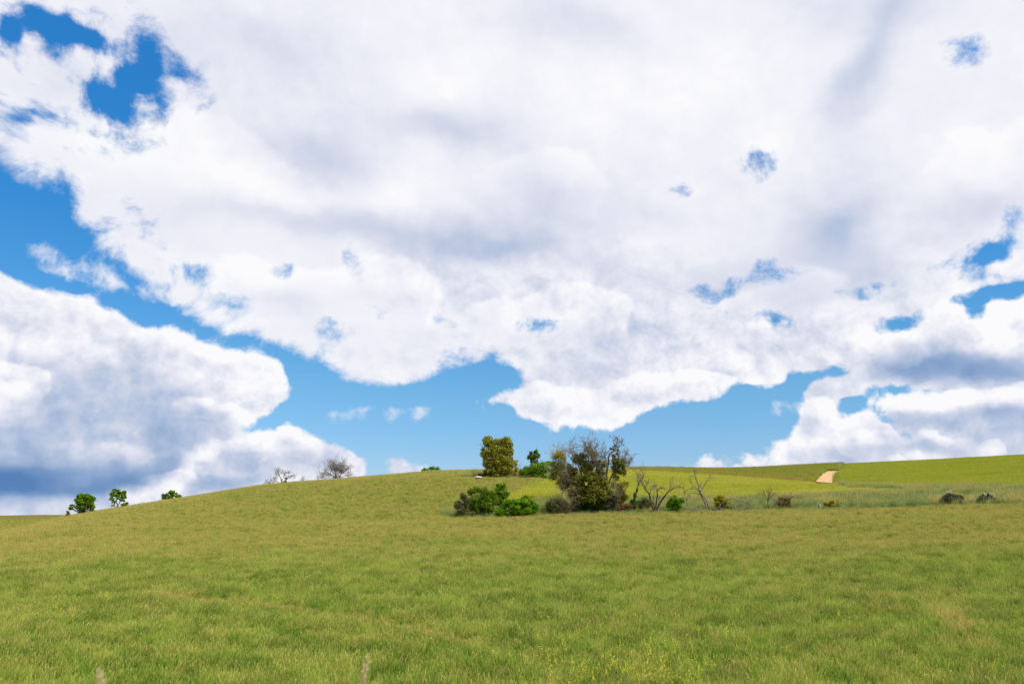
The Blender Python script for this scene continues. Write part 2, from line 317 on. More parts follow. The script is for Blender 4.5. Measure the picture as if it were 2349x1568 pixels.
COLS = [
 colm(-500, {40:.7, 65:1.0, 92:1.2, 110:1.3, 130:.8, 150:0, 180:-2, 220:-3, 260:-3, 300:-1.5, 800:5, 1500:-5, 6000:-30}, {500:1184}),
 colm(0,    {40:.8, 65:1.3, 92:1.8, 110:2.05, 130:1.8, 150:1.0, 180:-1, 220:-2.6, 260:-2.9, 300:-1.5, 800:4, 1500:-8, 6000:-30}, {500:1181}),
 colm(150,  {40:.9, 65:1.7, 92:2.9, 110:3.7, 130:4.35, 150:4.0, 180:2.0, 220:-.6, 260:-2, 300:-1, 800:4, 1500:-8, 6000:-30}, {500:1177}),
 colm(330,  {40:.95, 65:1.9, 92:3.4, 110:4.6, 130:5.9, 180:6.2, 220:3.6, 260:1, 300:0, 500:5, **far}, {150:1156}),
 colm(600,  {40:1, 65:2, 92:3.8, 110:5.4, 130:7.7, 150:9.8, 220:9.6, 260:7.5, 300:5, 500:3, **far}, {180:1113}),
 colm(1000, {40:1, 65:2, 92:4.0, 110:5.9, 130:8.9, 150:12.0, 220:15.6, 260:14, 300:11, 500:6, **far}, {180:1079}),
 colm(1200, {40:1, 65:2.1, 220:17.0, 260:17, 300:14, 500:8, **far}, {92:1186, 110:1140, 130:1108, 150:1090, 180:1078}),
 colm(1450, {40:1, 65:2.3, 260:19.5, 300:18, 500:8, **far}, {92:1178, 110:1147, 130:1120, 150:1103, 180:1087, 220:1077}),
 colm(1700, {40:1.05, 65:2.5, 300:21, 500:10, **far}, {92:1172, 110:1143, 130:1123, 150:1107, 180:1093, 220:1083, 260:1079}),
 colm(1900, {40:1.1, 65:2.6, 300:22.5, 500:12, **far}, {92:1168, 110:1139, 130:1121, 150:1107, 180:1092, 220:1080, 260:1074}),
 colm(2349, {40:1.3, 65:3.0, 500:30, **far}, {92:1156, 110:1126, 130:1109, 150:1096, 180:1079, 220:1062, 260:1050, 300:1045}),
 colm(2800, {40:1.5, 65:3.4, 500:36, **far}, {92:1150, 110:1116, 130:1097, 150:1081, 180:1061, 220:1042, 260:1027, 300:1018}),
]
flat = np.interp(DK, [0,3,8,12,18,100,500,6000], [2.4,2.1,1.0,.4,.15,1,2,-30])
ca = np.array([c[0] for c in COLS]); cz = np.array([c[1] for c in COLS])
ca = np.concatenate([[-math.pi, -1.5], ca, [1.5, math.pi]]); cz = np.concatenate([[flat, flat], cz, [flat*.5+cz[-1]*.5, flat]])
GA = np.linspace(-math.pi, math.pi, 1441)
GD = np.concatenate([np.linspace(0, 20, 30, endpoint=False), np.geomspace(20, 6000, 420)])
zk = np.stack([np.interp(GA, ca, cz[:, k]) for k in range(len(DK))], 1)
GZ = np.stack([np.interp(GD, DK, zk[i]) for i in range(len(GA))], 0)
def smooth(Z, n, axis):
    k = np.hanning(n+2)[1:-1]; k /= k.sum(); p = n//2
    Zp = np.concatenate([np.repeat(np.take(Z, [0], axis), p, axis), Z, np.repeat(np.take(Z, [-1], axis), p, axis)], axis)
    return np.apply_along_axis(lambda v_: np.convolve(v_, k, 'valid'), axis, Zp)
GZ = smooth(GZ, 25, 0); GZ = smooth(GZ, 15, 1)
def terrain(x, y):
    x = np.asarray(x, float); y = np.asarray(y, float)
    a = np.arctan2(x, y); d = np.hypot(x, y)
    fa = np.clip((a+math.pi)/(2*math.pi)*(len(GA)-1), 0, len(GA)-1.001); fd = np.interp(d, GD, np.arange(len(GD)))
    fd = np.clip(fd, 0, len(GD)-1.001); ia = fa.astype(int); i_d = fd.astype(int); ta = fa-ia; td = fd-i_d
    z = (GZ[ia, i_d]*(1-td)+GZ[ia, i_d+1]*td)*(1-ta)+(GZ[ia+1, i_d]*(1-td)+GZ[ia+1, i_d+1]*td)*ta
    return z+(fbm(x, y, 9, 3)-.5)*.22*sst(d, 4, 20)+(fbm(x, y, 2.2, 2, .5, 40)-.5)*.06

# --- what grows where
LNx, LNy = [900, 1168, 1215, 1276, 1440], [1150, 1138, 1114, 1099, 1079]      # edge of the brown field against the yellow one
TPx, TPy = [1430, 1560, 1760, 1870, 1915, 1945], [1079, 1086, 1100, 1109, 1107, 1116]
RFx, RFy = [1905, 1914, 1925, 1945, 2000, 2100, 2250, 2349, 2800], [1074, 1095, 1108, 1114, 1118, 1120, 1119, 1117, 1112]
def zones(x, y):
    """weights verge, yellow, weeds, green crop; the rest is the brown-green meadow"""
    x = np.asarray(x, float); y = np.asarray(y, float); z = terrain(x, y); d = np.hypot(x, y)
    px, py = project(np.stack([x, y, z-CAM[2]], -1))
    wob = (fbm(x, y, 6, 3, .5, 9)-.5)*2
    front = np.interp(px, [1000, 1060, 1300, 2349], [94, 91, 91, 92])+wob*1.3
    back = np.interp(px, [1000, 1100, 1250, 1500, 1800, 2100, 2349, 2700], [98, 101, 106, 109, 110, 112, 115, 117])+wob*1.8
    verge = ((px > 1008+wob*18) & (d > front) & (d < back))
    verge |= (px > 1085) & (px < 1310) & (d > 146+wob*1.5) & (d < 160)
    beyond = (d > back) & (d < 420)
    rf = beyond & (px > np.interp(py, [1074, 1095, 1108, 1114], [1932, 1918, 1922, 1940])) & (py < np.interp(px, RFx, RFy))
    divl = beyond & (px > 1925) & (px < 2290) & ~rf & (py < np.interp(px, RFx, RFy)+7)
    olive = beyond & (px > 1430) & (px < 1940) & (py < np.interp(px, TPx, TPy)) & ~rf
    lefty = py < np.interp(px, LNx, LNy)+wob*1.0
    yel = beyond & ~rf & ~olive & ~divl & (px > 1130) & ~(lefty & (px < 1440))
    verge &= ~rf
    return verge | divl, yel & ~verge, olive, rf
def browning(x, y):
    """dry seed heads against green undergrowth, 0 green .. 1 brown"""
    d = np.hypot(x, y); a = np.arctan2(x, y)
    edge = np.interp(a, [-.6, -.35, -.1, .2, .6], [58, 62, 70, 64, 54])
    b = .03+.70*sst(d+(fbm(x, y, 22, 3, .5, 3)-.5)*34, edge-24, edge+10)+(fbm(x, y, 7, 4, .6, 5)-.5)*.8+(fbm(x, y, 1.6, 3, .6, 8)-.5)*.7
    b += .22*np.exp(-((d-88)/5.)**2)*(a > -.1)
    # faint tractor line and a patch laid flat by the wind
    px, py = project(np.stack([x, y, terrain(x, y)-CAM[2]], -1))
    ly = np.interp(px, [300, 450, 620, 870, 1050, 1250], [1352, 1378, 1392, 1428, 1470, 1490])
    b += 1.1*np.exp(-((py-ly)/7.)**2)*sst(px, 280, 420)*(1-sst(px, 950, 1250))
    u_ = ((px-2200)*.82+(py-1440)*.57)/85; v_ = (-(px-2200)*.57+(py-1440)*.82)/16
    b += 1.2*np.exp(-u_*u_-v_*v_)
    return np.clip(b, 0, 1.15)

# ------------------------------------------------------------------ mesh helpers
def tagk(o, label=None, cat=None, group=None, kind=None):
    if label: o['label'] = label
    if cat: o['category'] = cat
    if group: o['group'] = group
    if kind: o['kind'] = kind
    return o
def mesh_obj(name, V, F, mat, parent=None, attrs=None, smooth_=False):
    V = np.asarray(V, float); me = bpy.data.meshes.new(name)
    if isinstance(F, np.ndarray):
        n, k = F.shape
        me.vertices.add(len(V)); me.vertices.foreach_set('co', V.astype(np.float32).ravel())
        me.loops.add(n*k); me.loops.foreach_set('vertex_index', F.astype(np.int32).ravel())
        me.polygons.add(n); me.polygons.foreach_set('loop_start', np.arange(0, n*k, k, dtype=np.int32))
        me.update(calc_edges=True)
    else:
        me.from_pydata(V.tolist(), [], F)
    if smooth_: me.polygons.foreach_set('use_smooth', [True]*len(me.polygons))
    for an, (dom, vals) in (attrs or {}).items():
        a = me.attributes.new(an, 'FLOAT', dom); a.data.foreach_set('value', np.asarray(vals, np.float32))
    if mat: me.materials.append(mat)
    me.update()
    o = bpy.data.objects.new(name, me); col.objects.link(o)
    if parent: o.parent = parent
    return o
class Tubes:
    def __init__(s): s.V = []; s.F = []; s.T = []; s.n = 0
    def tube(s, pts, r0, r1, sides=4, tone=.5, rad=None):
        P = np.asarray(pts, float); n = len(P)
        R_ = np.asarray(rad) if rad is not None else r0+(r1-r0)*np.linspace(0, 1, n)**.8
        T = np.gradient(P, axis=0); T /= np.linalg.norm(T, axis=1, keepdims=True)+1e-9
        up = np.array([0, 0, 1.]) if abs(T[0][2]) < .9 else np.array([1., 0, 0])
        A = np.cross(T, up); A /= np.linalg.norm(A, axis=1, keepdims=True)+1e-9; B = np.cross(T, A)
        th = np.arange(sides)*2*math.pi/sides
        ring = P[:, None]+R_[:, None, None]*(A[:, None]*np.cos(th)[None, :, None]+B[:, None]*np.sin(th)[None, :, None])
        s.V.append(ring.reshape(-1, 3)); b = s.n
        i = np.arange(n-1)[:, None]*sides; j = np.arange(sides)[None]; j2 = (j+1) % sides
        s.F.append(np.stack([b+i+j, b+i+j2, b+i+sides+j2, b+i+sides+j], -1).reshape(-1, 4))
        s.T.append(np.full((n-1)*sides, tone)); s.n += n*sides
    def build(s, name, mat, parent=None, org=(0, 0, 0)):
        return mesh_obj(name, np.concatenate(s.V)-np.asarray(org), np.concatenate(s.F), mat, parent, {'tone': ('FACE', np.concatenate(s.T))}, True)
def unit(v): return v/(np.linalg.norm(v)+1e-9)
def grow(tb, p, d, Ln_, r, lvl, rng, nch=4, spread=.7, up=.1, wob=.25, droop=0., ratio=.6, rmin=.012, tips=None, tone=.5):
    """one branch with recursively smaller side branches"""
    n = 6 if lvl > 0 else 4
    pts = [np.array(p, float)]; d = unit(np.array(d, float))
    for i in range(n-1):
        d = unit(d+rng.normal(0, wob, 3)+np.array([0, 0, up-droop*(i/n)])); pts.append(pts[-1]+d*Ln_/(n-1))
    tb.tube(pts, r, max(r*.35, rmin*.7), 5 if r > .06 else 3, tone+rng.uniform(-.2, .2))
    if tips is not None: tips += pts[2:]
    if lvl > 0:
        for k in range(nch):
            i = rng.randint(1, n); q_ = unit(rng.normal(0, 1, 3)); dd = unit(unit(pts[i]-pts[i-1])*(1-spread*.5)+q_*spread)
            grow(tb, pts[i], dd, Ln_*ratio*rng.uniform(.7, 1.2), max(r*.5, rmin), lvl-1, rng, nch, spread, up, wob, droop, ratio, rmin, tips, tone)
    return pts
def leaf_quads(Cn_, size, rng, up=.35, aspect=.62):
    n = len(Cn_); N = rng.normal(0, 1, (n, 3)); N[:, 2] += up*2; N /= np.linalg.norm(N, axis=1, keepdims=True)
    A = np.cross(N, rng.normal(0, 1, (n, 3))); A /= np.linalg.norm(A, axis=1, keepdims=True)+1e-9; B = np.cross(N, A)
    sz = (size*rng.uniform(.6, 1.35, n))[:, None]
    V = np.stack([Cn_-A*sz*.5, Cn_-B*sz*aspect*.5, Cn_+A*sz*.5, Cn_+B*sz*aspect*.5], 1).reshape(-1, 3)
    return V, np.arange(4*n).reshape(-1, 4)
def crown_pts(ells, n, rng, sub=.30, K=26, shell=(.35, 1.0), patch=1.0):
    """leaf positions gathered in clumps through ellipsoids; ells: (centre, (rx, ry, rz), weight)"""
    W = np.array([e[1][0]*e[1][2]*e[2] for e in ells]); W = W/W.sum(); out = []; tone = []
    for (c, rad, wt), wf in zip(ells, W):
        rad = np.array(rad); kk = max(6, int(K*min(1.6, .5+rad[0]*rad[2]/2))); m = max(30, int(n*wf))
        D_ = rng.normal(0, 1, (kk, 3)); D_ /= np.linalg.norm(D_, axis=1, keepdims=True)
        rr = shell[0]+(shell[1]-shell[0])*rng.rand(kk)**.5
        cc = np.array(c)+D_*rad*(rr*(1-sub*.6))[:, None]
        cr = sub*rad.min()*rng.uniform(.6, 1.35, kk); ct = rng.uniform(-.22, .22, kk)*patch
        idx = rng.randint(0, kk, m)
        o = rng.normal(0, 1, (m, 3)); o /= np.linalg.norm(o, axis=1, keepdims=True); o *= (rng.rand(m)**.4)[:, None]
        o[:, 2] *= .8
        out.append(cc[idx]+o*cr[idx][:, None]*1.25); tone.append(.5+ct[idx]+rng.uniform(-.22, .22, m))
    return np.concatenate(out), np.clip(np.concatenate(tone), 0, 1)

# ------------------------------------------------------------------ materials
def surf(nt, colr, trans=0., rough=.8, spec=.15, bump=None):
    p = nt.new('ShaderNodeBsdfPrincipled'); nt.put(p.inputs['Base Color'], colr); p.inputs['Roughness'].default_value = rough
    p.inputs['Specular IOR Level'].default_value = spec
    out = nt.new('ShaderNodeOutputMaterial')
    if bump is not None: nt.l.new(bump, p.inputs['Normal'])
    if trans:
        t = nt.new('ShaderNodeBsdfTranslucent'); nt.put(t.inputs['Color'], colr)
        mx = nt.new('ShaderNodeMixShader'); mx.inputs[0].default_value = trans
        nt.l.new(p.outputs[0], mx.inputs[1]); nt.l.new(t.outputs[0], mx.inputs[2]); nt.l.new(mx.outputs[0], out.inputs[0])
    else: nt.l.new(p.outputs[0], out.inputs[0])
def newmat(name):
    m = bpy.data.materials.new(name); m.use_nodes = True; n = NT(m.node_tree); n.n.clear(); return m, n
def leafmat(name, stops, trans=.3, rough=.7, nscale=.9, gain=(1.9, 1.55, .8)):
    m, n = newmat(name); geo = n.new('ShaderNodeNewGeometry').outputs['Position']
    t = n.m('ADD', n.attr('tone'), n.m('MULTIPLY', n.m('SUBTRACT', n.noise(geo, nscale, 2), .5), .7), clamp=True)
    surf(n, n.vm('MULTIPLY', n.ramp(t, stops), gain), trans, rough, .08); return m
def barkmat(name, a, b):
    m, n = newmat(name); geo = n.new('ShaderNodeNewGeometry').outputs['Position']
    t = n.m('ADD', n.m('MULTIPLY', n.attr('tone'), .5), n.m('MULTIPLY', n.noise(geo, 6, 4, .6), .55), clamp=True)
    surf(n, n.ramp(t, [(.2, a), (.8, b)]), 0, .9, .1); return m
M = dict(
 olive=leafmat('olive foliage', [(0,(.035,.05,.012)),(.35,(.115,.13,.022)),(.62,(.24,.22,.035)),(.82,(.34,.28,.06)),(1,(.27,.12,.05))], .25, nscale=1.1, gain=(1.5, 1.6, 1.1)),
 bright=leafmat('bright green foliage', [(0,(.018,.075,.008)),(.4,(.05,.18,.012)),(.75,(.11,.29,.02)),(1,(.19,.36,.035))], .32, gain=(2.1, 1.45, .7)),
 green=leafmat('green foliage', [(0,(.016,.05,.01)),(.45,(.05,.13,.016)),(.8,(.12,.22,.025)),(1,(.19,.28,.04))], .3, gain=(2.4, 1.95, .9)),
 dark=leafmat('dark green and shaded foliage', [(0,(.012,.035,.012)),(.5,(.035,.085,.02)),(.85,(.07,.14,.03)),(1,(.12,.19,.04))], .15, gain=(1.05, 1.0, .8)),  # gain lowered so the leaves under the tangled tree look shaded
 olivegreen=leafmat('olive green foliage', [(0,(.02,.04,.01)),(.4,(.065,.11,.014)),(.75,(.16,.19,.025)),(1,(.26,.27,.04))], .28, gain=(1.5, 1.75, .85)),
 grey=leafmat('grey green foliage', [(0,(.05,.055,.03)),(.5,(.13,.135,.07)),(.85,(.22,.22,.12)),(1,(.30,.28,.18))], .25),
 pale=leafmat('pale young foliage', [(0,(.13,.15,.05)),(.5,(.25,.27,.10)),(1,(.38,.38,.18))], .35),
 lichen=leafmat('lichen and mistletoe foliage', [(0,(.035,.04,.012)),(.45,(.11,.115,.022)),(.8,(.20,.18,.035)),(1,(.22,.17,.09))], .2, gain=(1.5, 1.62, 1.1)),
 yellowish=leafmat('yellow green foliage', [(0,(.05,.07,.01)),(.45,(.14,.17,.018)),(.8,(.27,.26,.03)),(1,(.36,.30,.04))], .3),
 brownleaf=leafmat('dry brown foliage', [(0,(.03,.035,.015)),(.45,(.075,.09,.028)),(.8,(.13,.13,.05)),(1,(.22,.15,.09))], .2, gain=(1.35, 1.35, 1.2)),
 ivy=leafmat('ivy foliage', [(0,(.012,.04,.012)),(.6,(.04,.11,.02)),(1,(.09,.18,.03))], .2),
 yucca=leafmat('yucca leaves', [(0,(.02,.03,.02)),(.6,(.055,.07,.045)),(1,(.12,.13,.09))], .1, gain=(.9, .9, .9)),
 cream=leafmat('cream blossom', [(0,(.5,.47,.33)),(1,(.8,.77,.6))], .2, gain=(1, 1, 1)),
 redleaf=leafmat('reddish fringe weeds', [(0,(.12,.07,.03)),(.6,(.24,.13,.06)),(1,(.36,.22,.10))], .2, gain=(.95, .95, .95)),
 bark=barkmat('grey bark', (.07,.055,.045), (.27,.23,.20)), darkbark=barkmat('dark bark', (.025,.02,.016), (.11,.085,.07)),
 deadwood=barkmat('bleached dead wood', (.11,.09,.08), (.40,.35,.31)), twig=barkmat('brown twigs', (.10,.08,.06), (.30,.25,.19)),
 paletwig=barkmat('pale twigs', (.16,.14,.09), (.40,.36,.25)),
)
def fieldcolour(n, kind):
    pass
# ground
m, n = newmat('field soil and stubble'); M['ground'] = m
geo = n.new('ShaderNodeNewGeometry').outputs['Position']
nz1 = n.noise(geo, 3.2, 6, .7); nz2 = n.noise(geo, .25, 5, .6); f = n.m('ADD', n.m('MULTIPLY', nz1, .7), n.m('MULTIPLY', nz2, .4), clamp=True)
br = n.attr('brown')
green = n.ramp(f, [(.3,(.055,.085,.018)),(.55,(.12,.17,.03)),(.8,(.20,.23,.05))])
tan = n.ramp(f, [(.3,(.12,.10,.035)),(.55,(.22,.19,.06)),(.8,(.32,.26,.10))])
c = n.mix(n.m('MULTIPLY', br, .9, clamp=True), green, tan)
c = n.mix(n.attr('verge'), c, n.ramp(f, [(.3,(.05,.09,.035)),(.5,(.11,.16,.06)),(.75,(.24,.17,.09))]))
c = n.mix(n.attr('yellow'), c, n.ramp(f, [(.3,(.15,.18,.05)),(.6,(.27,.28,.07)),(.85,(.38,.36,.10))]))
c = n.mix(n.attr('weeds'), c, n.ramp(f, [(.3,(.07,.10,.02)),(.6,(.15,.19,.035)),(.85,(.24,.25,.06))]))
c = n.mix(n.attr('crop'), c, n.ramp(f, [(.3,(.12,.16,.02)),(.6,(.22,.26,.03)),(.85,(.30,.31,.045))]))
bp = n.new('ShaderNodeBump'); bp.inputs['Strength'].default_value = .8; bp.inputs['Distance'].default_value = .15; nt_ = n.l.new(nz1, bp.inputs['Height'])
surf(n, n.vm('MULTIPLY', c, (.72, .66, .50)), 0, .95, .02, bp.outputs[0])

# ground sheet: polar grid, fine in front, reaching the horizon all round
ga = np.concatenate([np.linspace(-math.pi, -.78, 60, endpoint=False), np.linspace(-.78, .78, 560), np.linspace(.78, math.pi, 61)[1:]])
gd = np.concatenate([[.0], np.linspace(1, 20, 24, endpoint=False), np.geomspace(20, 90, 110, endpoint=False), np.geomspace(90, 320, 260, endpoint=False), np.geomspace(320, 6000, 50)])
AA, DD = np.meshgrid(ga, gd, indexing='ij'); gx = DD*np.sin(AA); gy = DD*np.cos(AA); gz = terrain(gx, gy)
vz, yz, oz, cz_ = zones(gx, gy); bz = browning(gx, gy)
na, nd = AA.shape; idx = np.arange(na*nd).reshape(na, nd)
F = np.stack([idx[:-1, :-1], idx[:-1, 1:], idx[1:, 1:], idx[1:, :-1]], -1).reshape(-1, 4)
ground = mesh_obj('ground', np.stack([gx, gy, gz], -1).reshape(-1, 3), F, M['ground'], None,
    {'brown': ('POINT', bz.ravel()), 'verge': ('POINT', vz.ravel()*1.), 'yellow': ('POINT', yz.ravel()*1.), 'weeds': ('POINT', oz.ravel()*1.), 'crop': ('POINT', cz_.ravel()*1.)}, True)
tagk(ground, kind='structure')

# ------------------------------------------------------------------ grass and crops (instanced tufts on the terrain)
def tuft(name, nb, hgt, wid, rad, lean, heads, rng, headlen=.07):
    V = []; F = []; h = []; tn = []; hd = []
    for b in range(nb):
        a = rng.uniform(0, 6.283); rr = rad*math.sqrt(rng.rand()); x0, y0 = rr*math.cos(a), rr*math.sin(a)
        H = hgt*rng.uniform(.45, 1.1); la = rng.uniform(0, 6.283) if rng.rand() < .6 else rng.normal(.6, .5); ll = H*lean*rng.uniform(.2, 1.2)
        dx, dy = math.cos(la)*ll, math.sin(la)*ll; fa = rng.uniform(0, 3.1416); wx, wy = math.cos(fa)*wid/2, math.sin(fa)*wid/2
        t = rng.rand(); head = rng.rand() < heads; k = len(V)
        lv = [(0, 1.), (.5, .8), (1., .12)]
        for (u_, ww) in lv:
            cx, cy, cz2 = x0+dx*u_*u_, y0+dy*u_*u_, H*(u_-.12*lean*u_*u_)
            V += [(cx-wx*ww, cy-wy*ww, cz2), (cx+wx*ww, cy+wy*ww, cz2)]; h += [u_*H/hgt]*2; tn += [t]*2; hd += [0]*2
        F += [(k, k+1, k+3, k+2), (k+2, k+3, k+5, k+4)]
        if head:
            k = len(V); tx, ty, tz = x0+dx, y0+dy, H*(1-.12*lean); L_ = headlen*rng.uniform(.6, 1.4); hw = wid*1.1
            ddx, ddy = dx*.5*L_/max(ll, .01), dy*.5*L_/max(ll, .01)
            V += [(tx-wx*.2, ty-wy*.2, tz-.02), (tx+ddx*.5-wx/wid*hw, ty+ddy*.5-wy/wid*hw, tz+L_*.4), (tx+ddx, ty+ddy, tz+L_), (tx+ddx*.5+wx/wid*hw, ty+ddy*.5+wy/wid*hw, tz+L_*.4)]
            F += [(k, k+1, k+2, k+3)]; h += [1]*4; tn += [t]*4; hd += [1]*4
    me = bpy.data.meshes.new(name); me.from_pydata(V, [], F)
    for an, vals in (('h', h), ('tone', tn), ('head', hd)):
        a = me.attributes.new(an, 'FLOAT', 'POINT'); a.data.foreach_set('value', np.asarray(vals, np.float32))
    return me
GAIN = (1.36, 1.43, .86)
def grassmat(name, lo, mid, hi, brn, head, trans=.35):
    m, n = newmat(name)
    ia = n.new('ShaderNodeAttribute', attribute_name='brown', attribute_type='INSTANCER').outputs['Fac']
    it = n.new('ShaderNodeAttribute', attribute_name='tint', attribute_type='INSTANCER').outputs['Fac']
    h = n.attr('h'); t = n.m('ADD', n.m('MULTIPLY', n.attr('tone'), .55), n.m('MULTIPLY', it, .6), clamp=True)
    g_ = n.ramp(t, [(.1, lo), (.5, mid), (.95, hi)])
    b_ = n.ramp(n.attr('tone'), [(0, tuple(q*.65 for q in brn)), (1, tuple(min(1, q*1.3) for q in brn))])
    fac = n.m('MULTIPLY', ia, n.mr(n.m('ADD', h, n.m('MULTIPLY', n.attr('tone'), .5)), .35, 1.15), clamp=True)
    c = n.mix(fac, g_, b_)
    c = n.mix(n.m('MULTIPLY', n.attr('head'), n.m('MULTIPLY_ADD', ia, .6, .35), clamp=True), c, n.ramp(n.attr('tone'), [(0, tuple(q*.7 for q in head)), (.7, head), (1, tuple(min(1, q*1.35) for q in head))]))
    surf(n, n.vm('MULTIPLY', c, GAIN), trans, .8, .04); return m
M['meadow'] = grassmat('meadow grass blades', (.028,.080,.010), (.10,.195,.026), (.32,.37,.10), (.33,.27,.11), (.45,.33,.18))
M['verge'] = grassmat('tall verge grass blades', (.05,.10,.04), (.14,.20,.09), (.28,.32,.18), (.36,.27,.14), (.46,.36,.22))
M['yellowcrop'] = grassmat('yellow green crop blades', (.14,.19,.03), (.28,.30,.045), (.42,.40,.07), (.38,.33,.10), (.44,.39,.11))
M['weeds'] = grassmat('olive weeds blades', (.07,.12,.02), (.17,.23,.04), (.29,.31,.07), (.30,.20,.08), (.34,.25,.10))
M['crop'] = grassmat('green crop blades', (.11,.16,.018), (.21,.26,.03), (.32,.33,.05), (.32,.30,.07), (.36,.33,.08))
def grass_object(name, label, tufts, pts, rotz, scl, brown, tint, mat, nvar):
    coll = bpy.data.collections.new(name+' tufts')
    for i, me in enumerate(tufts):
        me.materials.clear(); me.materials.append(mat)
        coll.objects.link(bpy.data.objects.new(name+'_tuft', me))
    n_ = len(pts)
    me = bpy.data.meshes.new(name); me.vertices.add(n_); me.vertices.foreach_set('co', np.asarray(pts, np.float32).ravel())
    for an, vals in (('rotz', rotz), ('scl', scl), ('brown', brown), ('tint', tint)):
        a = me.attributes.new(an, 'FLOAT', 'POINT'); a.data.foreach_set('value', np.asarray(vals, np.float32))
    a = me.attributes.new('var', 'INT', 'POINT'); a.data.foreach_set('value', np.asarray(nvar, np.int32))
    me.update(); o = bpy.data.objects.new(name, me); col.objects.link(o)
    g = bpy.data.node_groups.new(name, 'GeometryNodeTree')
    g.interface.new_socket('Geometry', in_out='INPUT', socket_type='NodeSocketGeometry'); g.interface.new_socket('Geometry', in_out='OUTPUT', socket_type='NodeSocketGeometry')
    N = g.nodes; gi = N.new('NodeGroupInput'); go = N.new('NodeGroupOutput'); ip = N.new('GeometryNodeInstanceOnPoints')
    ci = N.new('GeometryNodeCollectionInfo'); ci.inputs['Collection'].default_value = coll; ci.inputs['Separate Children'].default_value = True; ci.inputs['Reset Children'].default_value = True
    def na_(nm, t):
        q_ = N.new('GeometryNodeInputNamedAttribute'); q_.data_type = t; q_.inputs['Name'].default_value = nm; return q_.outputs['Attribute']
    cx = N.new('ShaderNodeCombineXYZ'); g.links.new(na_('rotz', 'FLOAT'), cx.inputs[2])
    g.links.new(gi.outputs[0], ip.inputs['Points']); g.links.new(ci.outputs[0], ip.inputs['Instance']); ip.inputs['Pick Instance'].default_value = True
    g.links.new(na_('var', 'INT'), ip.inputs['Instance Index'])
    g.links.new(cx.outputs[0], ip.inputs['Rotation']); g.links.new(na_('scl', 'FLOAT'), ip.inputs['Scale']); g.links.new(ip.outputs[0], go.inputs[0])
    md = o.modifiers.new('scatter', 'NODES'); md.node_group = g
    tagk(o, label, 'grass', kind='stuff'); return o
def scatter(d0, d1, dens, rng, a0=-1., a1=1.):
    """random points in a ring sector, density dens(d) per square metre"""
    ds = np.linspace(d0, d1, 400); pdf = ds*dens(ds); tot = np.trapezoid(pdf, ds)*(a1-a0) if hasattr(np, 'trapezoid') else np.trapz(pdf, ds)*(a1-a0)
    cdf = np.cumsum(pdf); cdf /= cdf[-1]; n_ = int(tot)
    d = np.interp(rng.rand(n_), cdf, ds); a = rng.uniform(a0, a1, n_)
    return d*np.sin(a), d*np.cos(a), d
GR = np.random.RandomState(11)
fx, fy, fd = scatter(4.5, 430, lambda d: np.interp(d, [4, 14, 30, 60, 100, 200, 430], [14, 36, 34, 19, 11, 4.5, .5]), GR)
_k = (np.abs(np.arctan2(fx, fy)) < .69) | (GR.rand(len(fx)) < .5); fx, fy, fd = fx[_k], fy[_k], fd[_k]
fz = terrain(fx, fy); zv, zy, zo, zc = zones(fx, fy); fb_ = browning(fx, fy)
ft = np.clip((fbm(fx, fy, 1.1, 4, .75, 21)-.5)*2.3+.45+GR.normal(0, .34, len(fx)), 0, 1)
fb_ = np.clip(fb_+GR.normal(0, .30, len(fx))+(fbm(fx, fy, .8, 3, .7, 44)-.5)*.9, 0, 1.2)
_px, _py = project(np.stack([fx, fy, fz-CAM[2]], -1))
_px = _px+GR.normal(0, 1.6, len(fx))
trk = (_py < 1114) & (_py > 1079.5) & (fd > 110) & (_px > np.interp(_py, [1079, 1083, 1090, 1098, 1105, 1113], [1900, 1890, 1881, 1872, 1867, 1867])) & (_px < np.interp(_py, [1079, 1085, 1092, 1099, 1107, 1113], [1932, 1925, 1916, 1914, 1916, 1916]))
def emit(name, label, mask, tufts, mat, sc0, sc1, brown):
    i = np.where(mask & ~trk)[0]; sc_ = (sc0+(sc1-sc0)*GR.rand(len(i)))*(.75+.5*fbm(fx[i], fy[i], 1.5, 3, .6, 91))*np.interp(fd[i], [0, 80, 200, 430], [1, 1.05, 1.35, 2.2])
    if name == 'verge_grass': sc_ = sc_*np.where((fd[i] < 95) & (_px[i] < 2000), .55, 1)
    P = np.stack([fx[i], fy[i], fz[i]-.02], -1)
    if name == 'meadow_grass':
        ly = np.interp(_px[i], [300, 450, 620, 870, 1050, 1250], [1352, 1378, 1392, 1428, 1470, 1490]); sc_ = sc_*(1-.45*np.exp(-((_py[i]-ly)/6.)**2)*sst(_px[i], 280, 420)*(1-sst(_px[i], 950, 1250)))
    return grass_object(name, label, tufts, P, GR.uniform(-.9, .9, len(i)), sc_, brown[i], ft[i], mat, GR.randint(0, len(tufts), len(i)))
rg = np.random.RandomState(3)
mead = [tuft('t', 36, .26, .010, .15, .7, .45, rg, .06) for _ in range(8)]
emit('meadow_grass', 'brownish green meadow grass with pale seed heads covering the whole front slope', ~(zv|zy|zo|zc), mead, M['meadow'], .5, 1.3, fb_)
vt = [tuft('t', 46, .55, .016, .30, .45, .3, rg, .12) for _ in range(5)]
emit('verge_grass', 'tall bluish green grass strip along the dead trees and bushes', zv & (GR.rand(len(fx)) < .9), vt, M['verge'], .4, 1.35, np.clip((fbm(fx, fy, 3, 4, .6, 30)-.42)*3.2, 0, 1))
ct = [tuft('t', 40, .38, .016, .32, .2, .6, rg, .09) for _ in range(4)]
emit('yellow_crop', 'bright yellow green crop field behind the dead trees', zy, ct, M['yellowcrop'], .7, .95, np.clip((fbm(fx*.35, fy, 5, 4, .6, 60)-.42)*2.6, 0, 1))
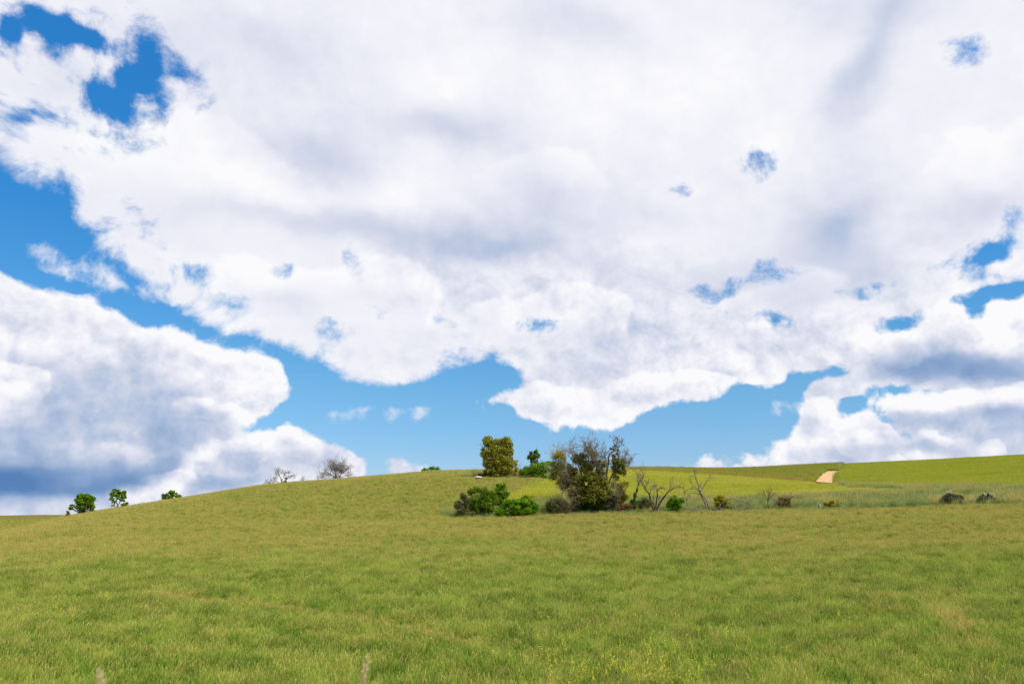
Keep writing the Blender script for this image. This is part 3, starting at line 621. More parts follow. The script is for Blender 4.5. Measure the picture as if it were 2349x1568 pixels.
wt_ = [tuft('t', 40, .6, .018, .34, .5, .4, rg, .1) for _ in range(4)]
emit('hilltop_weeds', 'olive green weeds band on the skyline left of the sandy patch', zo, wt_, M['weeds'], .6, 1.2, np.clip((fbm(fx, fy, 4, 4, .6, 70)-.45)*2.5+.9*np.exp(-((np.interp(project(np.stack([fx,fy,fz-4],-1))[0], TPx, TPy)-project(np.stack([fx,fy,fz-4],-1))[1])/3.)**2), 0, 1))
emit('green_crop', 'green crop field on the right hillside right of the sandy patch', zc, [q.copy() for q in ct], M['crop'], .7, .95, np.clip((fbm(fx*.12+fy*.02, fy, 2.6, 4, .6, 80)-.38)*2.4, 0, 1))

# ------------------------------------------------------------------ trees, bushes and other things
CROP = {1: (1100, 1060, 6.03), 2: (1340, 1060, 6.03), 3: (1560, 1120, 5.8725), 4: (1860, 1120, 3.356), 5: (100, 1180, 5.8725), 6: (600, 1130, 4.195), 8: (640, 1150, 19.58), 7: (120, 1200, 11.18)}
class Spot:
    """places traced outlines on a vertical sheet of the real place at horizontal distance d; depth offsets move points off that sheet"""
    def __init__(s, crop, bx, by, d, seed):
        s.c = CROP[crop]; s.d = d; s.rng = np.random.RandomState(seed)
        b = s.raw(bx, by); s.dz = float(terrain(b[0], b[1]))-b[2]; s.base = b+np.array([0, 0, s.dz-.02])
        s.fw = unit(np.array([b[0], b[1], 0.])); a = s.raw(bx+1, by); s.k = np.linalg.norm(a[:2]-b[:2])   # metres per crop pixel
    def raw(s, x, y):
        r = ray((s.c[0]+x/s.c[2])/1.0898, (s.c[1]+y/s.c[2])/1.0898); return CAM+r*s.d/math.hypot(r[0], r[1])
    def p(s, x, y, dep=0.): return s.raw(x, y)+np.array([0, 0, s.dz])+s.fw*dep
    def path(s, pts, dep=0., amp=.15):
        o = []; q_ = dep
        for i, (x, y) in enumerate(pts): o.append(s.p(x, y, q_)); q_ += s.rng.normal(0, amp) if i else 0
        return o
    def curve(s, pts, dep=0., amp=.15, n=4):
        P = np.array(s.path(pts, dep, amp)); t = np.arange(len(P)); tt = np.linspace(0, len(P)-1, (len(P)-1)*n+1)
        Q = np.stack([np.interp(tt, t, P[:, i]) for i in range(3)], 1)
        for _ in range(2): Q[1:-1] = (Q[:-2]+Q[1:-1]*2+Q[2:])/4
        Q[1:-1] += s.rng.normal(0, s.k*1.5, Q[1:-1].shape); return Q
    def el(s, x, y, rx, ry, wt=1., dep=0., dr=1.):
        return (s.p(x, y, dep), (rx*s.k, rx*s.k*dr, ry*s.k), wt)
def root(name, label, cat, spot, group=None):
    o = bpy.data.objects.new(name, None); col.objects.link(o); o.location = spot.base; o.empty_display_size = .3
    return tagk(o, label, cat, group)
def crown(o, spot, ells, n, size, mat, name='crown', sub=.30, K=26, shell=(.35, 1.), up=.35, cut=True, core=.25):
    P, T = crown_pts(ells, n, spot.rng, sub, K, shell)
    if core:
        P2, T2 = crown_pts(ells, int(n*core), spot.rng, .5, 10, (0, .5)); P = np.concatenate([P, P2]); T = np.concatenate([T, T2])
    if cut:
        k = P[:, 2] > terrain(P[:, 0], P[:, 1])+.03; P = P[k]; T = T[k]
    V, F = leaf_quads(P, size, spot.rng, up)
    return mesh_obj(name, V-spot.base, F, M[mat], o, {'tone': ('FACE', T)})
def stems(o, spot, targets, r0, r1, mat='bark', name='trunk', fork=None):
    """a trunk with limbs running from the base up into the crown"""
    tb = Tubes(); b = spot.base+np.array([0, 0, -.1])
    f = np.array(fork) if fork is not None else None
    if f is not None: tb.tube([b, b*.6+f*.4+spot.rng.normal(0, .04, 3), f], r0, r0*.75, 6)
    st = f if f is not None else b
    for t in targets:
        t = np.array(t); m1 = st*.6+t*.4+spot.rng.normal(0, .12, 3)*[1, 1, .3]; m2 = st*.25+t*.75+spot.rng.normal(0, .12, 3)
        tb.tube([st, m1, m2, t], r0*.7, r1, 5)
        for q_ in (m1, m2):
            for _ in range(3): grow(tb, q_, unit(spot.rng.normal(0, 1, 3)+np.array([0, 0, .9])), np.linalg.norm(t-st)*.35, max(r1, .02), 1, spot.rng, 3)
    return tb.build(name, M[mat], o, spot.base)
def bush(name, label, cat, crop, bx, by, d, ells, n, size, mat, seed, group=None, sub=.30, K=26, trunk=True, shell=(.35, 1.), r0=.06, stem='trunk', tmat='darkbark'):
    sp = Spot(crop, bx, by, d, seed); o = root(name, label, cat, sp, group)
    E = [sp.el(*e) for e in ells]
    crown(o, sp, E, n, size, mat, 'crown' if trunk else 'foliage', sub, K, shell)
    if trunk: stems(o, sp, [e[0] for e in E], r0, r0*.3, tmat, stem)
    return o, sp

# --- the large round tree on the crest and what stands round it
sp = Spot(1, 850, 800, 145, 1); o = root('round_tree', 'big dense olive and rust coloured tree with a notched flat top on the crest', 'tree', sp)
E = [sp.el(*e) for e in [(720, 255, 95, 90), (790, 300, 80, 80), (1000, 265, 95, 95), (1060, 330, 50, 90), (930, 290, 80, 80), (860, 270, 90, 75), (705, 430, 105, 110), (880, 400, 150, 150, 1.1), (1030, 440, 90, 120), (760, 560, 130, 120), (930, 560, 160, 140, 1.2), (1060, 590, 80, 100), (800, 690, 130, 95), (960, 680, 140, 90), (1040, 690, 70, 60), (870, 760, 130, 40, .7), (700, 720, 60, 60, .6)]]
crown(o, sp, E, 36000, .21, 'olive', sub=.25, K=60, shell=(.7, 1.), core=.35)
stems(o, sp, [e[0] for e in E[:8]], .22, .05, 'darkbark', fork=sp.p(860, 700))
bush('shrub', 'low dark green shrub at the left foot of the round olive tree', 'shrub', 1, 650, 790, 144.5, [(600, 745, 50, 24), (670, 740, 45, 34), (690, 775, 35, 25)], 1500, .14, 'dark', 2)
sp = Spot(1, 575, 800, 141, 3); o = root('stone', 'small pale stone lying left of the round olive tree', 'stone', sp)
def rock(o, sp, w_, h_, name, colr, seed):
    import bmesh
    bm = bmesh.new(); bmesh.ops.create_icosphere(bm, subdivisions=3, radius=1.)
    r_ = np.random.RandomState(seed)
    for v_ in bm.verts:
        c_ = v_.co; n_ = fbm(c_.x*3+c_.z*2+9, c_.y*3-c_.z, 1.3, 3, .5, seed)-.5; v_.co = c_*(1+n_*.6); v_.co.x *= w_/2; v_.co.y *= w_/2*.8; v_.co.z = v_.co.z*h_/2+h_*.35
    me = bpy.data.meshes.new(name); bm.to_mesh(me); bm.free(); me.polygons.foreach_set('use_smooth', [False]*len(me.polygons))
    m, n = newmat(name+' surface'); geo = n.new('ShaderNodeNewGeometry').outputs['Position']
    surf(n, n.ramp(n.noise(geo, 5, 5, .6), [(.3, tuple(q*.6 for q in colr)), (.7, colr)]), 0, .9, .1)
    me.materials.append(m); ob = bpy.data.objects.new(name, me); col.objects.link(ob); return ob
bpy.data.objects.remove(o); ob = rock(None, sp, 1.3, .45, 'stone', (.62, .55, .46), 5); ob.location = sp.base; ob.location.z += .22
tagk(ob, 'small pale stone lying left of the round olive tree', 'stone')
# pale shrub tucked behind
bush('shrub', 'pale grey green slender shrub against the right side of the round olive tree', 'shrub', 1, 1150, 690, 147, [(1140, 470, 45, 60, .8), (1155, 560, 40, 60, .8), (1130, 640, 50, 60)], 2300, .13, 'pale', 4, sub=.4, K=18, tmat='twig')
# bare sapling
def bare(name, label, cat, crop, bx, by, d, limbs, seed, mat='bark', group=None, twig=None, tw=(0, 3), tlen=.5, rs=1., part='trunk', tpart='twigs', amp=.12, tips=None, tr=.012, droop=0., tup=.1, spread=.75, lvl=1, nch=3, tmat=None):
    """limbs: (points, r0, r1, number of twigs, twig length factor)"""
    sp = Spot(crop, bx, by, d, seed); o = root(name, label, cat, sp, group)
    tb = Tubes(); tt = Tubes()
    for L_ in limbs:
        pts, r0, r1 = L_[:3]; nt_ = L_[3] if len(L_) > 3 else 6; tl = L_[4] if len(L_) > 4 else 1.
        Q = sp.curve(pts, sp.rng.normal(0, .12), amp); tb.tube(Q, r0*rs, r1*rs, 6 if r0 > .05 else 4, sp.rng.uniform(.3, .8))
        for k in range(nt_):
            i = sp.rng.randint(len(Q)//3, len(Q)); t_ = unit(Q[i]-Q[i-1]); dd = unit(t_*(1-spread*.5)+unit(sp.rng.normal(0, 1, 3))*spread+np.array([0, 0, tup]))
            grow(tt, Q[i], dd, tlen*tl*sp.rng.uniform(.5, 1.3), max(r1*rs*.5, tr), lvl, sp.rng, nch, .7, .08, .22, droop, .6, tr, tips)
    if not tmat and tt.V:
        off = tb.n; tb.V += tt.V; tb.F += [f_+off for f_ in tt.F]; tb.T += tt.T; tb.n += tt.n
    tb.build(part, M[mat], o, sp.base)
    if tt.V and tmat: tt.build(tpart, M[tmat], o, sp.base)
    return o, sp
bare('dead_sapling', 'thin dead sapling with few upright twigs between round tree and conifer', 'tree', 1, 1215, 680, 146,
    [([(1215,680),(1212,600),(1208,540),(1195,480)],.05,.02,3,.6),([(1212,570),(1222,520),(1225,475)],.03,.012,3,.6),([(1225,600),(1250,570),(1290,515)],.035,.012,4,.6)], 5, tr=.02)
bush('conifer', 'narrow dark green conifer with a ragged top rising above the rounded bush', 'tree', 1, 1420, 740, 149, [(1440, 370, 45, 55, .8), (1370, 390, 36, 50, .8), (1345, 450, 40, 50, .8), (1420, 440, 90, 60), (1490, 430, 38, 45, .8), (1400, 510, 85, 55), (1420, 590, 70, 80)], 7500, .17, 'olivegreen', 6, sub=.34, r0=.12)
bush('rounded_bush', 'large rounded dark green bush on the crest beneath the narrow conifer', 'bush', 1, 1420, 750, 145, [(1310, 640, 90, 80), (1420, 620, 120, 110), (1540, 600, 110, 110), (1230, 660, 60, 55), (1470, 700, 140, 50)], 9000, .19, 'green', 7, sub=.36, K=30)
bush('shrub', 'low bright green shrub at the right foot of the rounded crest bush', 'shrub', 1, 1630, 740, 142, [(1590, 705, 60, 24), (1650, 712, 60, 18)], 1700, .16, 'bright', 8, sub=.45, K=16)
bush('hedge_bush', 'mid green hedge bush on the skyline behind the conifer', 'bush', 1, 1620, 640, 156, [(1540, 470, 60, 44), (1630, 465, 80, 50), (1710, 470, 60, 50), (1600, 560, 110, 60), (1700, 570, 60, 50)], 4200, .18, 'green', 9, sub=.36)
# --- left group of bushes on the lower edge
bush('thorn_bush', 'grey half bare thorny bush, leftmost in the front bush group', 'bush', 1, 310, 1370, 92.5, [(350, 1060, 70, 80, .8), (400, 1120, 70, 90, .7), (280, 1190, 85, 110), (360, 1240, 70, 110), (300, 1310, 90, 60), (380, 1150, 50, 80)], 6000, .11, 'brownleaf', 10, sub=.42, r0=.05, tmat='twig')
sp = Spot(1, 300, 1365, 92.3, 11)
bush('olive_bush', 'wide olive green bush with dark hollow base beside the grey thorn bush', 'bush', 1, 600, 1360, 93.5, [(470, 1000, 60, 75), (540, 950, 50, 50, .7), (640, 990, 90, 75), (770, 1010, 70, 60), (700, 1060, 120, 90), (520, 1140, 120, 120), (680, 1150, 140, 130), (800, 1130, 90, 110), (600, 1250, 140, 80), (740, 1260, 100, 70), (460, 1240, 60, 80)], 16000, .13, 'olivegreen', 12, sub=.33, K=30, shell=(.5, 1.))
bush('green_bush', 'tall leafy green bush behind the right side of the olive bush', 'bush', 1, 920, 1330, 96, [(900, 950, 75, 65), (960, 940, 50, 50, .7), (880, 1030, 80, 80), (960, 1060, 85, 75), (1010, 1060, 50, 50, .8), (900, 1150, 110, 90)], 7600, .14, 'green', 13, sub=.34)
bush('small_round_bush', 'small round bush with pale blossom flecks above the bright green bramble', 'bush', 1, 1280, 1220, 96, [(1290, 1030, 95, 70), (1230, 1070, 85, 60), (1350, 1060, 70, 70), (1290, 1120, 110, 60)], 5200, .12, 'green', 14, sub=.34)
bush('bramble', 'low spreading vivid green bramble at the field edge, front of the bush group', 'bush', 1, 1150, 1390, 91, [(930, 1280, 90, 90), (1060, 1190, 120, 90), (1200, 1170, 120, 70), (1000, 1340, 110, 50), (1180, 1280, 160, 100), (1340, 1180, 110, 80), (1360, 1280, 130, 90), (1440, 1230, 70, 80), (1120, 1350, 130, 45), (860, 1345, 60, 36)], 19000, .13, 'bright', 15, sub=.34, K=30, trunk=True, r0=.035)
bare('dead_sapling', 'small dead twig stem sticking up behind the olive bush', 'tree', 1, 560, 1100, 97, [([(560,1100),(558,960),(565,840)],.03,.012,10,.7)], 16, tr=.012, mat='twig')
# --- dark brown scrub between bushes and the great tangled tree
bush('scrub_bush', 'hazy dark brown and green scrub bush right of the vivid green bramble', 'bush', 2, 300, 1330, 92.5, [(230, 1170, 100, 110), (330, 1150, 110, 110), (430, 1180, 90, 100), (280, 1260, 130, 70), (400, 1270, 100, 60), (180, 1230, 60, 80)], 9500, .10, 'brownleaf', 17, sub=.5, K=30, r0=.03, tmat='twig')
# --- pale poplar like tree with ball clumps
o, sp = bare('pale_tree', 'slender pale tree with feathery top and mossy lower half left of the tangle', 'tree', 2, 400, 1060, 108,
    [([(400,1060),(395,900),(400,760),(385,600),(365,470),(360,380),(350,300)],.12,.02,26,1.2),([(395,800),(330,640),(300,500),(290,380)],.06,.015,22,1.1),([(390,640),(420,520),(430,400)],.05,.015,20,1.1),([(400,820),(300,720),(230,640)],.05,.015,12,1),([(395,700),(300,560),(250,450)],.04,.015,14,1)], 18, mat='paletwig', tlen=1.0, lvl=2, nch=3, tr=.012, tup=.5)
crown(o, sp, [sp.el(*e) for e in [(340, 360, 90, 75, .5), (390, 420, 70, 70, .5), (290, 420, 60, 60, .4)]], 3000, .10, 'pale', 'upper_crown', sub=.5, K=26)
crown(o, sp, [sp.el(*e) for e in [(290, 540, 90, 80), (390, 560, 70, 90), (320, 650, 110, 90), (420, 700, 70, 90), (370, 790, 90, 80, .7), (250, 730, 60, 60, .6), (430, 480, 45, 60, .6)]], 8000, .12, 'lichen', 'crown', sub=.4, K=30)
o, sp = bare('pale_sapling', 'thin pale green sapling between the feathery tree and the tangle', 'tree', 2, 530, 860, 106, [([(530,860),(525,700),(530,560),(520,450)],.05,.015,26,1),([(525,720),(560,600),(560,500)],.03,.012,14,1)], 19, mat='paletwig', tlen=1.0, lvl=2, nch=2, tr=.012, tup=.5)
crown(o, sp, [sp.el(530, 510, 70, 80, .5), sp.el(540, 600, 80, 60, .6)], 2200, .11, 'pale', sub=.5)
# --- the great tangled half dead tree
tips = []
L_ = [([(860,1290),(850,1130),(830,980),(840,800),(845,640),(860,520),(835,420),(830,330),(825,240)],.24,.03,34,1.1),
      ([(850,1200),(760,1050),(700,900),(690,740),(640,600),(610,470),(570,350)],.16,.02,32,1.2),
      ([(700,800),(680,640),(650,520),(560,430),(520,400)],.07,.02,18,1.0),
      ([(840,700),(800,560),(790,440),(760,330),(720,250)],.09,.02,26,1.0),
      ([(850,620),(900,500),(900,400),(900,300)],.07,.02,22,1.),
      ([(860,900),(920,740),(900,620),(960,520),(1030,450)],.09,.02,24,1.),
      ([(900,700),(1000,620),(1060,560)],.05,.02,16,1.),
      ([(850,1180),(700,1020),(600,900),(480,800),(400,780)],.12,.02,26,1.),
      ([(840,1150),(640,1010),(540,950),(440,960),(400,1030)],.10,.02,22,1.),
      ([(850,1050),(760,900),(640,840),(540,700),(500,620)],.08,.02,26,1.),
      ([(860,1130),(960,1000),(1000,860),(990,740)],.10,.02,26,1.),
      ([(870,1200),(1020,1080),(1120,960),(1200,900)],.09,.02,22,1.),
      ([(870,1230),(1050,1150),(1150,1090),(1240,1100)],.07,.02,18,1.),
      ([(840,1230),(700,1160),(600,1130),(520,1200)],.07,.02,20,1.),
      ([(700,1050),(640,1110),(570,1170),(515,1275)],.04,.012,22,.7),([(800,1000),(770,1090),(740,1200)],.03,.012,22,.7),([(980,980),(1010,1090),(990,1220)],.03,.012,22,.7),
      ([(1080,1050),(1150,1130),(1190,1230)],.03,.012,22,.7),([(880,960),(900,1060),(880,1180)],.03,.012,22,.7),([(620,900),(560,960),(500,1060),(470,1180)],.04,.012,22,.7)]
M['twig2'] = barkmat('greyish brown twigs', (.09,.075,.05), (.30,.25,.18))
o, sp = bare('tangled_tree', 'huge tangled half dead tree with bare grey tops and mossy drooping branches', 'tree', 2, 860, 1300, 93.5, L_, 20, mat='darkbark', tmat='twig2', tlen=1.15, lvl=2, nch=3, tr=.013, tips=tips, amp=.45, droop=.25, spread=.85)
crown(o, sp, [sp.el(*e) for e in [(560, 690, 100, 80, .8, 0), (700, 460, 90, 80, .45), (850, 430, 90, 90, .45), (780, 340, 90, 70, .22), (600, 480, 90, 90, .45), (930, 560, 70, 70, .55), (1030, 560, 70, 70, .45), (740, 560, 120, 70, .7), (640, 820, 130, 110, .8, -.4), (760, 640, 100, 90, .8, .2), (830, 780, 130, 110, .9, -.8), (700, 960, 120, 100, .8, -.6), (880, 940, 140, 110, .9, -1), (960, 700, 80, 110, .7), (1000, 860, 110, 110, .9, -.6), (470, 800, 110, 90, .7, .3), (420, 900, 90, 70, .6), (560, 1000, 90, 70, .6), (840, 1090, 150, 90, .8, -.9), (1010, 1050, 110, 90, .8, -.8), (640, 1120, 90, 80, .7, -.4), (860, 560, 80, 60, .45), (1120, 1010, 80, 90, .7, -.5), (500, 600, 60, 50, .5)]], 40000, .14, 'lichen', 'crown', sub=.21, K=130, shell=(.3, 1.), core=.15)
crown(o, sp, [sp.el(*e) for e in [(900, 1150, 220, 110, 1, .3), (700, 1180, 150, 100, 1, .4), (1090, 1170, 150, 100, 1, .4), (1180, 1090, 90, 90, .7, .3), (560, 1230, 80, 60, .7, .1)]], 15000, .14, 'dark', 'undergrowth', sub=.4, K=40)  # dark leaf mass at the base, shade put into its leaf colour
# --- tree with mistletoe balls
tips = []
L_ = [([(1080,1290),(1070,1150),(1075,1000),(1065,850),(1060,720),(1090,600),(1090,500),(1110,440),(1180,400),(1195,340),(1170,270),(1155,220)],.20,.03,22,.8),
      ([(1075,900),(1140,780),(1180,680),(1230,580),(1250,500)],.12,.03,26,.9),([(1180,690),(1280,600),(1330,520),(1360,430)],.07,.02,26,.9),([(1230,600),(1330,640),(1390,600),(1420,540)],.06,.015,22,.8),
      ([(1190,350),(1240,320),(1285,300)],.03,.012,10,.6),([(1180,330),(1210,280),(1225,240)],.03,.012,10,.6),([(1250,510),(1240,430),(1225,400)],.04,.015,8,.6),([(1120,600),(1060,520),(1040,440)],.04,.015,12,.8)]
o, sp = bare('mistletoe_tree', 'tall leaning tree with round mistletoe balls near its top, right of the tangle', 'tree', 2, 1080, 1300, 95.5, L_, 21, mat='darkbark', tmat='twig2', tlen=.9, lvl=2, nch=3, tr=.013, amp=.3)
crown(o, sp, [sp.el(*e) for e in [(1190, 520, 80, 60, 1), (1240, 600, 110, 90, 1.1), (1310, 570, 60, 70, .9), (1180, 640, 60, 70, .8), (1250, 700, 110, 60, .9), (1170, 470, 40, 36, .8), (1320, 680, 60, 50, .7), (1200, 790, 80, 70, .5), (1320, 740, 60, 40, .4), (1150, 900, 60, 90, .35)]], 8500, .12, 'lichen', 'crown', sub=.36, K=34)
for (mx, my, mr_) in [(1128, 356, 28), (1175, 375, 26), (1200, 306, 20), (1222, 432, 30), (1232, 378, 17), (1165, 330, 14)]:
    crown(o, sp, [sp.el(mx, my, mr_, mr_, 1)], 380, .09, 'lichen', 'mistletoe_ball', sub=.5, K=12, shell=(0, .8))
bush('sapling', 'airy light green sapling at the right foot of the mistletoe tree', 'tree', 2, 1290, 1270, 95, [(1270, 880, 90, 80, .5), (1370, 850, 40, 60, .4), (1260, 990, 90, 90, .7), (1330, 1050, 60, 90, .6), (1250, 1120, 70, 90, .7)], 4300, .12, 'yellowish', 22, sub=.42, K=22, r0=.04)
bush('dry_scrub', 'low reddish brown dry scrub below the mistletoe tree', 'shrub', 2, 1300, 1290, 92.5, [(1290, 1200, 90, 60), (1390, 1190, 70, 60), (1250, 1240, 60, 40)], 3000, .09, 'redleaf', 23, sub=.5, r0=.02, tmat='twig')
# --- ivy clad stump tree
o, sp = bare('ivy_tree', 'short leaning trunk wrapped in dark ivy with a grey twiggy head', 'tree', 2, 1475, 1260, 94, [([(1475,1260),(1470,1130),(1485,1040),(1520,940),(1545,860),(1560,800)],.10,.04,26,.7),([(1545,870),(1520,800),(1535,740)],.04,.015,14,.6),([(1550,830),(1600,740),(1560,700)],.04,.012,14,.6)], 24, mat='darkbark', tmat='twig2', tlen=.5, lvl=1, nch=3, tr=.012)
crown(o, sp, [sp.el(*e) for e in [(1470, 1150, 50, 90, 1), (1490, 1020, 34, 60, .8), (1520, 940, 22, 40, .6), (1430, 1110, 30, 40, .6)]], 3200, .11, 'ivy', 'ivy', sub=.45)
# --- multi stemmed bare tree
L_ = [([(450,860),(400,760),(380,680),(375,600),(330,560),(290,490),(250,430),(225,360)],.13,.03,24,1),([(375,600),(385,550),(430,500),(460,480)],.05,.02,14,.7),([(450,860),(465,770),(478,680),(488,600),(480,545),(530,510),(580,510),(605,545)],.12,.025,22,.8),
      ([(485,560),(490,530),(470,490),(440,480)],.04,.015,8,.7),([(460,850),(510,760),(555,680),(600,620),(650,560),(690,530),(760,495),(830,485),(880,520)],.14,.025,26,.9),([(640,575),(670,520),(685,460),(718,385)],.05,.015,14,.8),([(500,770),(510,700),(520,640)],.04,.012,8,.6),
      ([(445,830),(430,720),(430,640),(440,580)],.04,.012,8,.6),([(290,490),(330,460),(350,440)],.03,.012,10,.8),([(250,430),(275,370),(290,330),(270,260)],.04,.012,14,.9),([(235,380),(190,320),(150,250)],.03,.012,10,.8)]
bare('bare_tree', 'many stemmed bare grey tree spreading low between ivy trunk and round green bush', 'tree', 3, 455, 870, 92.8, L_, 25, mat='darkbark', tmat='twig2', tlen=.75, lvl=2, nch=2, tr=.009, amp=.25, tup=.25)
bush('scrub_bush', 'low grey brown scrub bush behind the many stemmed bare tree', 'bush', 3, 330, 850, 96, [(300, 720, 90, 70), (230, 760, 80, 60), (390, 760, 60, 70), (150, 740, 70, 60), (280, 800, 120, 40)], 4200, .10, 'brownleaf', 26, sub=.5, r0=.02, tmat='twig')
bush('round_bush', 'compact round vivid green bush between the bare tree and the leaning dead tree', 'bush', 3, 730, 820, 92.5, [(700, 650, 80, 60), (780, 650, 90, 60), (660, 700, 60, 60), (760, 700, 120, 60), (840, 650, 50, 50), (740, 600, 40, 34, .8), (700, 750, 100, 40), (800, 740, 70, 40)], 6500, .13, 'bright', 27, sub=.36, K=26, r0=.05)
# --- leaning dead tree
L_ = [([(1225,810),(1195,740),(1185,690),(1150,630),(1120,570),(1095,510),(1088,440),(1070,380),(1045,320),(1030,270),(1012,205)],.15,.02,16,.7),([(1235,800),(1222,700),(1195,640),(1150,580),(1120,530),(1100,500)],.13,.06,4,.5),
      ([(1120,525),(1150,480),(1180,420),(1215,370),(1245,335),(1250,290),(1258,262)],.06,.015,14,.6),([(1110,470),(1125,430),(1138,398)],.07,.05,4,.4),([(1245,335),(1290,325),(1315,330)],.025,.01,6,.5),
      ([(1090,515),(1060,490),(1030,482),(960,490),(910,505),(885,535),(875,580)],.06,.02,12,.7),([(1105,570),(1060,555),(1020,548),(960,552),(935,590),(920,640),(912,700)],.06,.02,12,.7),([(1040,310),(1010,293),(960,296),(958,340),(975,385)],.035,.012,12,.5),([(1090,500),(1040,455),(1012,440)],.04,.015,8,.6),([(1035,300),(1045,250),(1050,215)],.02,.008,6,.5)]
o, sp = bare('dead_tree', 'leaning bleached dead tree with twin trunk and arching broken limbs', 'tree', 3, 1230, 815, 93, L_, 28, mat='bark', tlen=.6, lvl=2, nch=2, tr=.009, droop=.9, tup=-.2, amp=.15, rs=.85)
bush('spiky_shrub', 'spiky yellowish olive shrub right of the leaning dead tree', 'shrub', 3, 1410, 780, 93.2, [(1410, 590, 60, 60, .8), (1350, 620, 60, 60), (1450, 640, 90, 60), (1390, 680, 90, 60), (1510, 660, 60, 30, .6), (1410, 740, 50, 40), (1540, 720, 60, 20, .5)], 5200, .12, 'yellowish', 29, sub=.38, K=26, r0=.05)
L_ = [([(1500,890),(1450,850),(1400,815),(1370,820)],.08,.05,4,.5),([(1345,850),(1385,815),(1430,760),(1480,715),(1540,692),(1600,685),(1650,710),(1690,725),(1760,730),(1820,755),(1870,800)],.10,.02,16,.7),([(1685,722),(1682,790),(1670,870)],.07,.05,6,.5),([(1700,725),(1770,712),(1840,716),(1890,725)],.03,.01,10,.6),([(1670,790),(1610,840),(1540,855)],.03,.015,8,.6),([(1700,735),(1720,790),(1700,860)],.03,.01,12,.7),([(1780,735),(1790,800),(1780,870)],.025,.01,12,.7)]
bare('fallen_branch', 'long arched fallen dead branch propped on the grass right of the spiky shrub', 'branch', 3, 1600, 880, 91.8, L_, 30, mat='bark', rs=.7, tlen=.5, lvl=1, nch=3, tr=.010, droop=.9, tup=-.2, part='limb')
bare('fallen_branch', 'short broken dead branch lying left of the leaning dead tree', 'branch', 3, 1150, 830, 92, [([(935,795),(980,768),(1030,760),(1090,775),(1130,795),(1165,822)],.06,.03,10,.6),([(1040,762),(1020,730),(1000,700)],.025,.01,6,.5),([(1130,795),(1135,830),(1140,862)],.04,.02,4,.4)], 31, mat='deadwood', tlen=.5, tr=.010, part='limb')
bare('dead_sapling', 'small upright bare sapling with a fan of thin twigs near the grey shrub', 'tree', 3, 2120, 835, 92.5, [([(2120,835),(2108,760),(2105,680),(2118,610),(2130,560),(2170,530)],.05,.015,16,.8),([(2106,690),(2070,640),(2030,600),(2000,590)],.03,.01,12,.8),([(2110,700),(2150,640),(2190,610)],.03,.01,12,.8)], 32, mat='darkbark', tlen=.7, lvl=2, nch=2, tr=.008, tup=.3)
o, sp = bare('grey_shrub', 'grey green twiggy shrub with one leaning branch beside the bare sapling', 'shrub', 4, 320, 480, 93, [([(235,470),(255,430),(290,405),(330,385)],.06,.02,16,.7),([(320,480),(330,430),(350,380)],.04,.012,20,.8),([(330,480),(370,430),(385,380)],.04,.012,20,.8)], 33, mat='bark', tmat='twig', tlen=.7, lvl=2, nch=3, tr=.010, part='stem')
crown(o, sp, [sp.el(*e) for e in [(300, 385, 34, 28, .7), (350, 390, 46, 32), (370, 430, 36, 34), (310, 430, 46, 36)]], 2600, .10, 'grey', sub=.45)
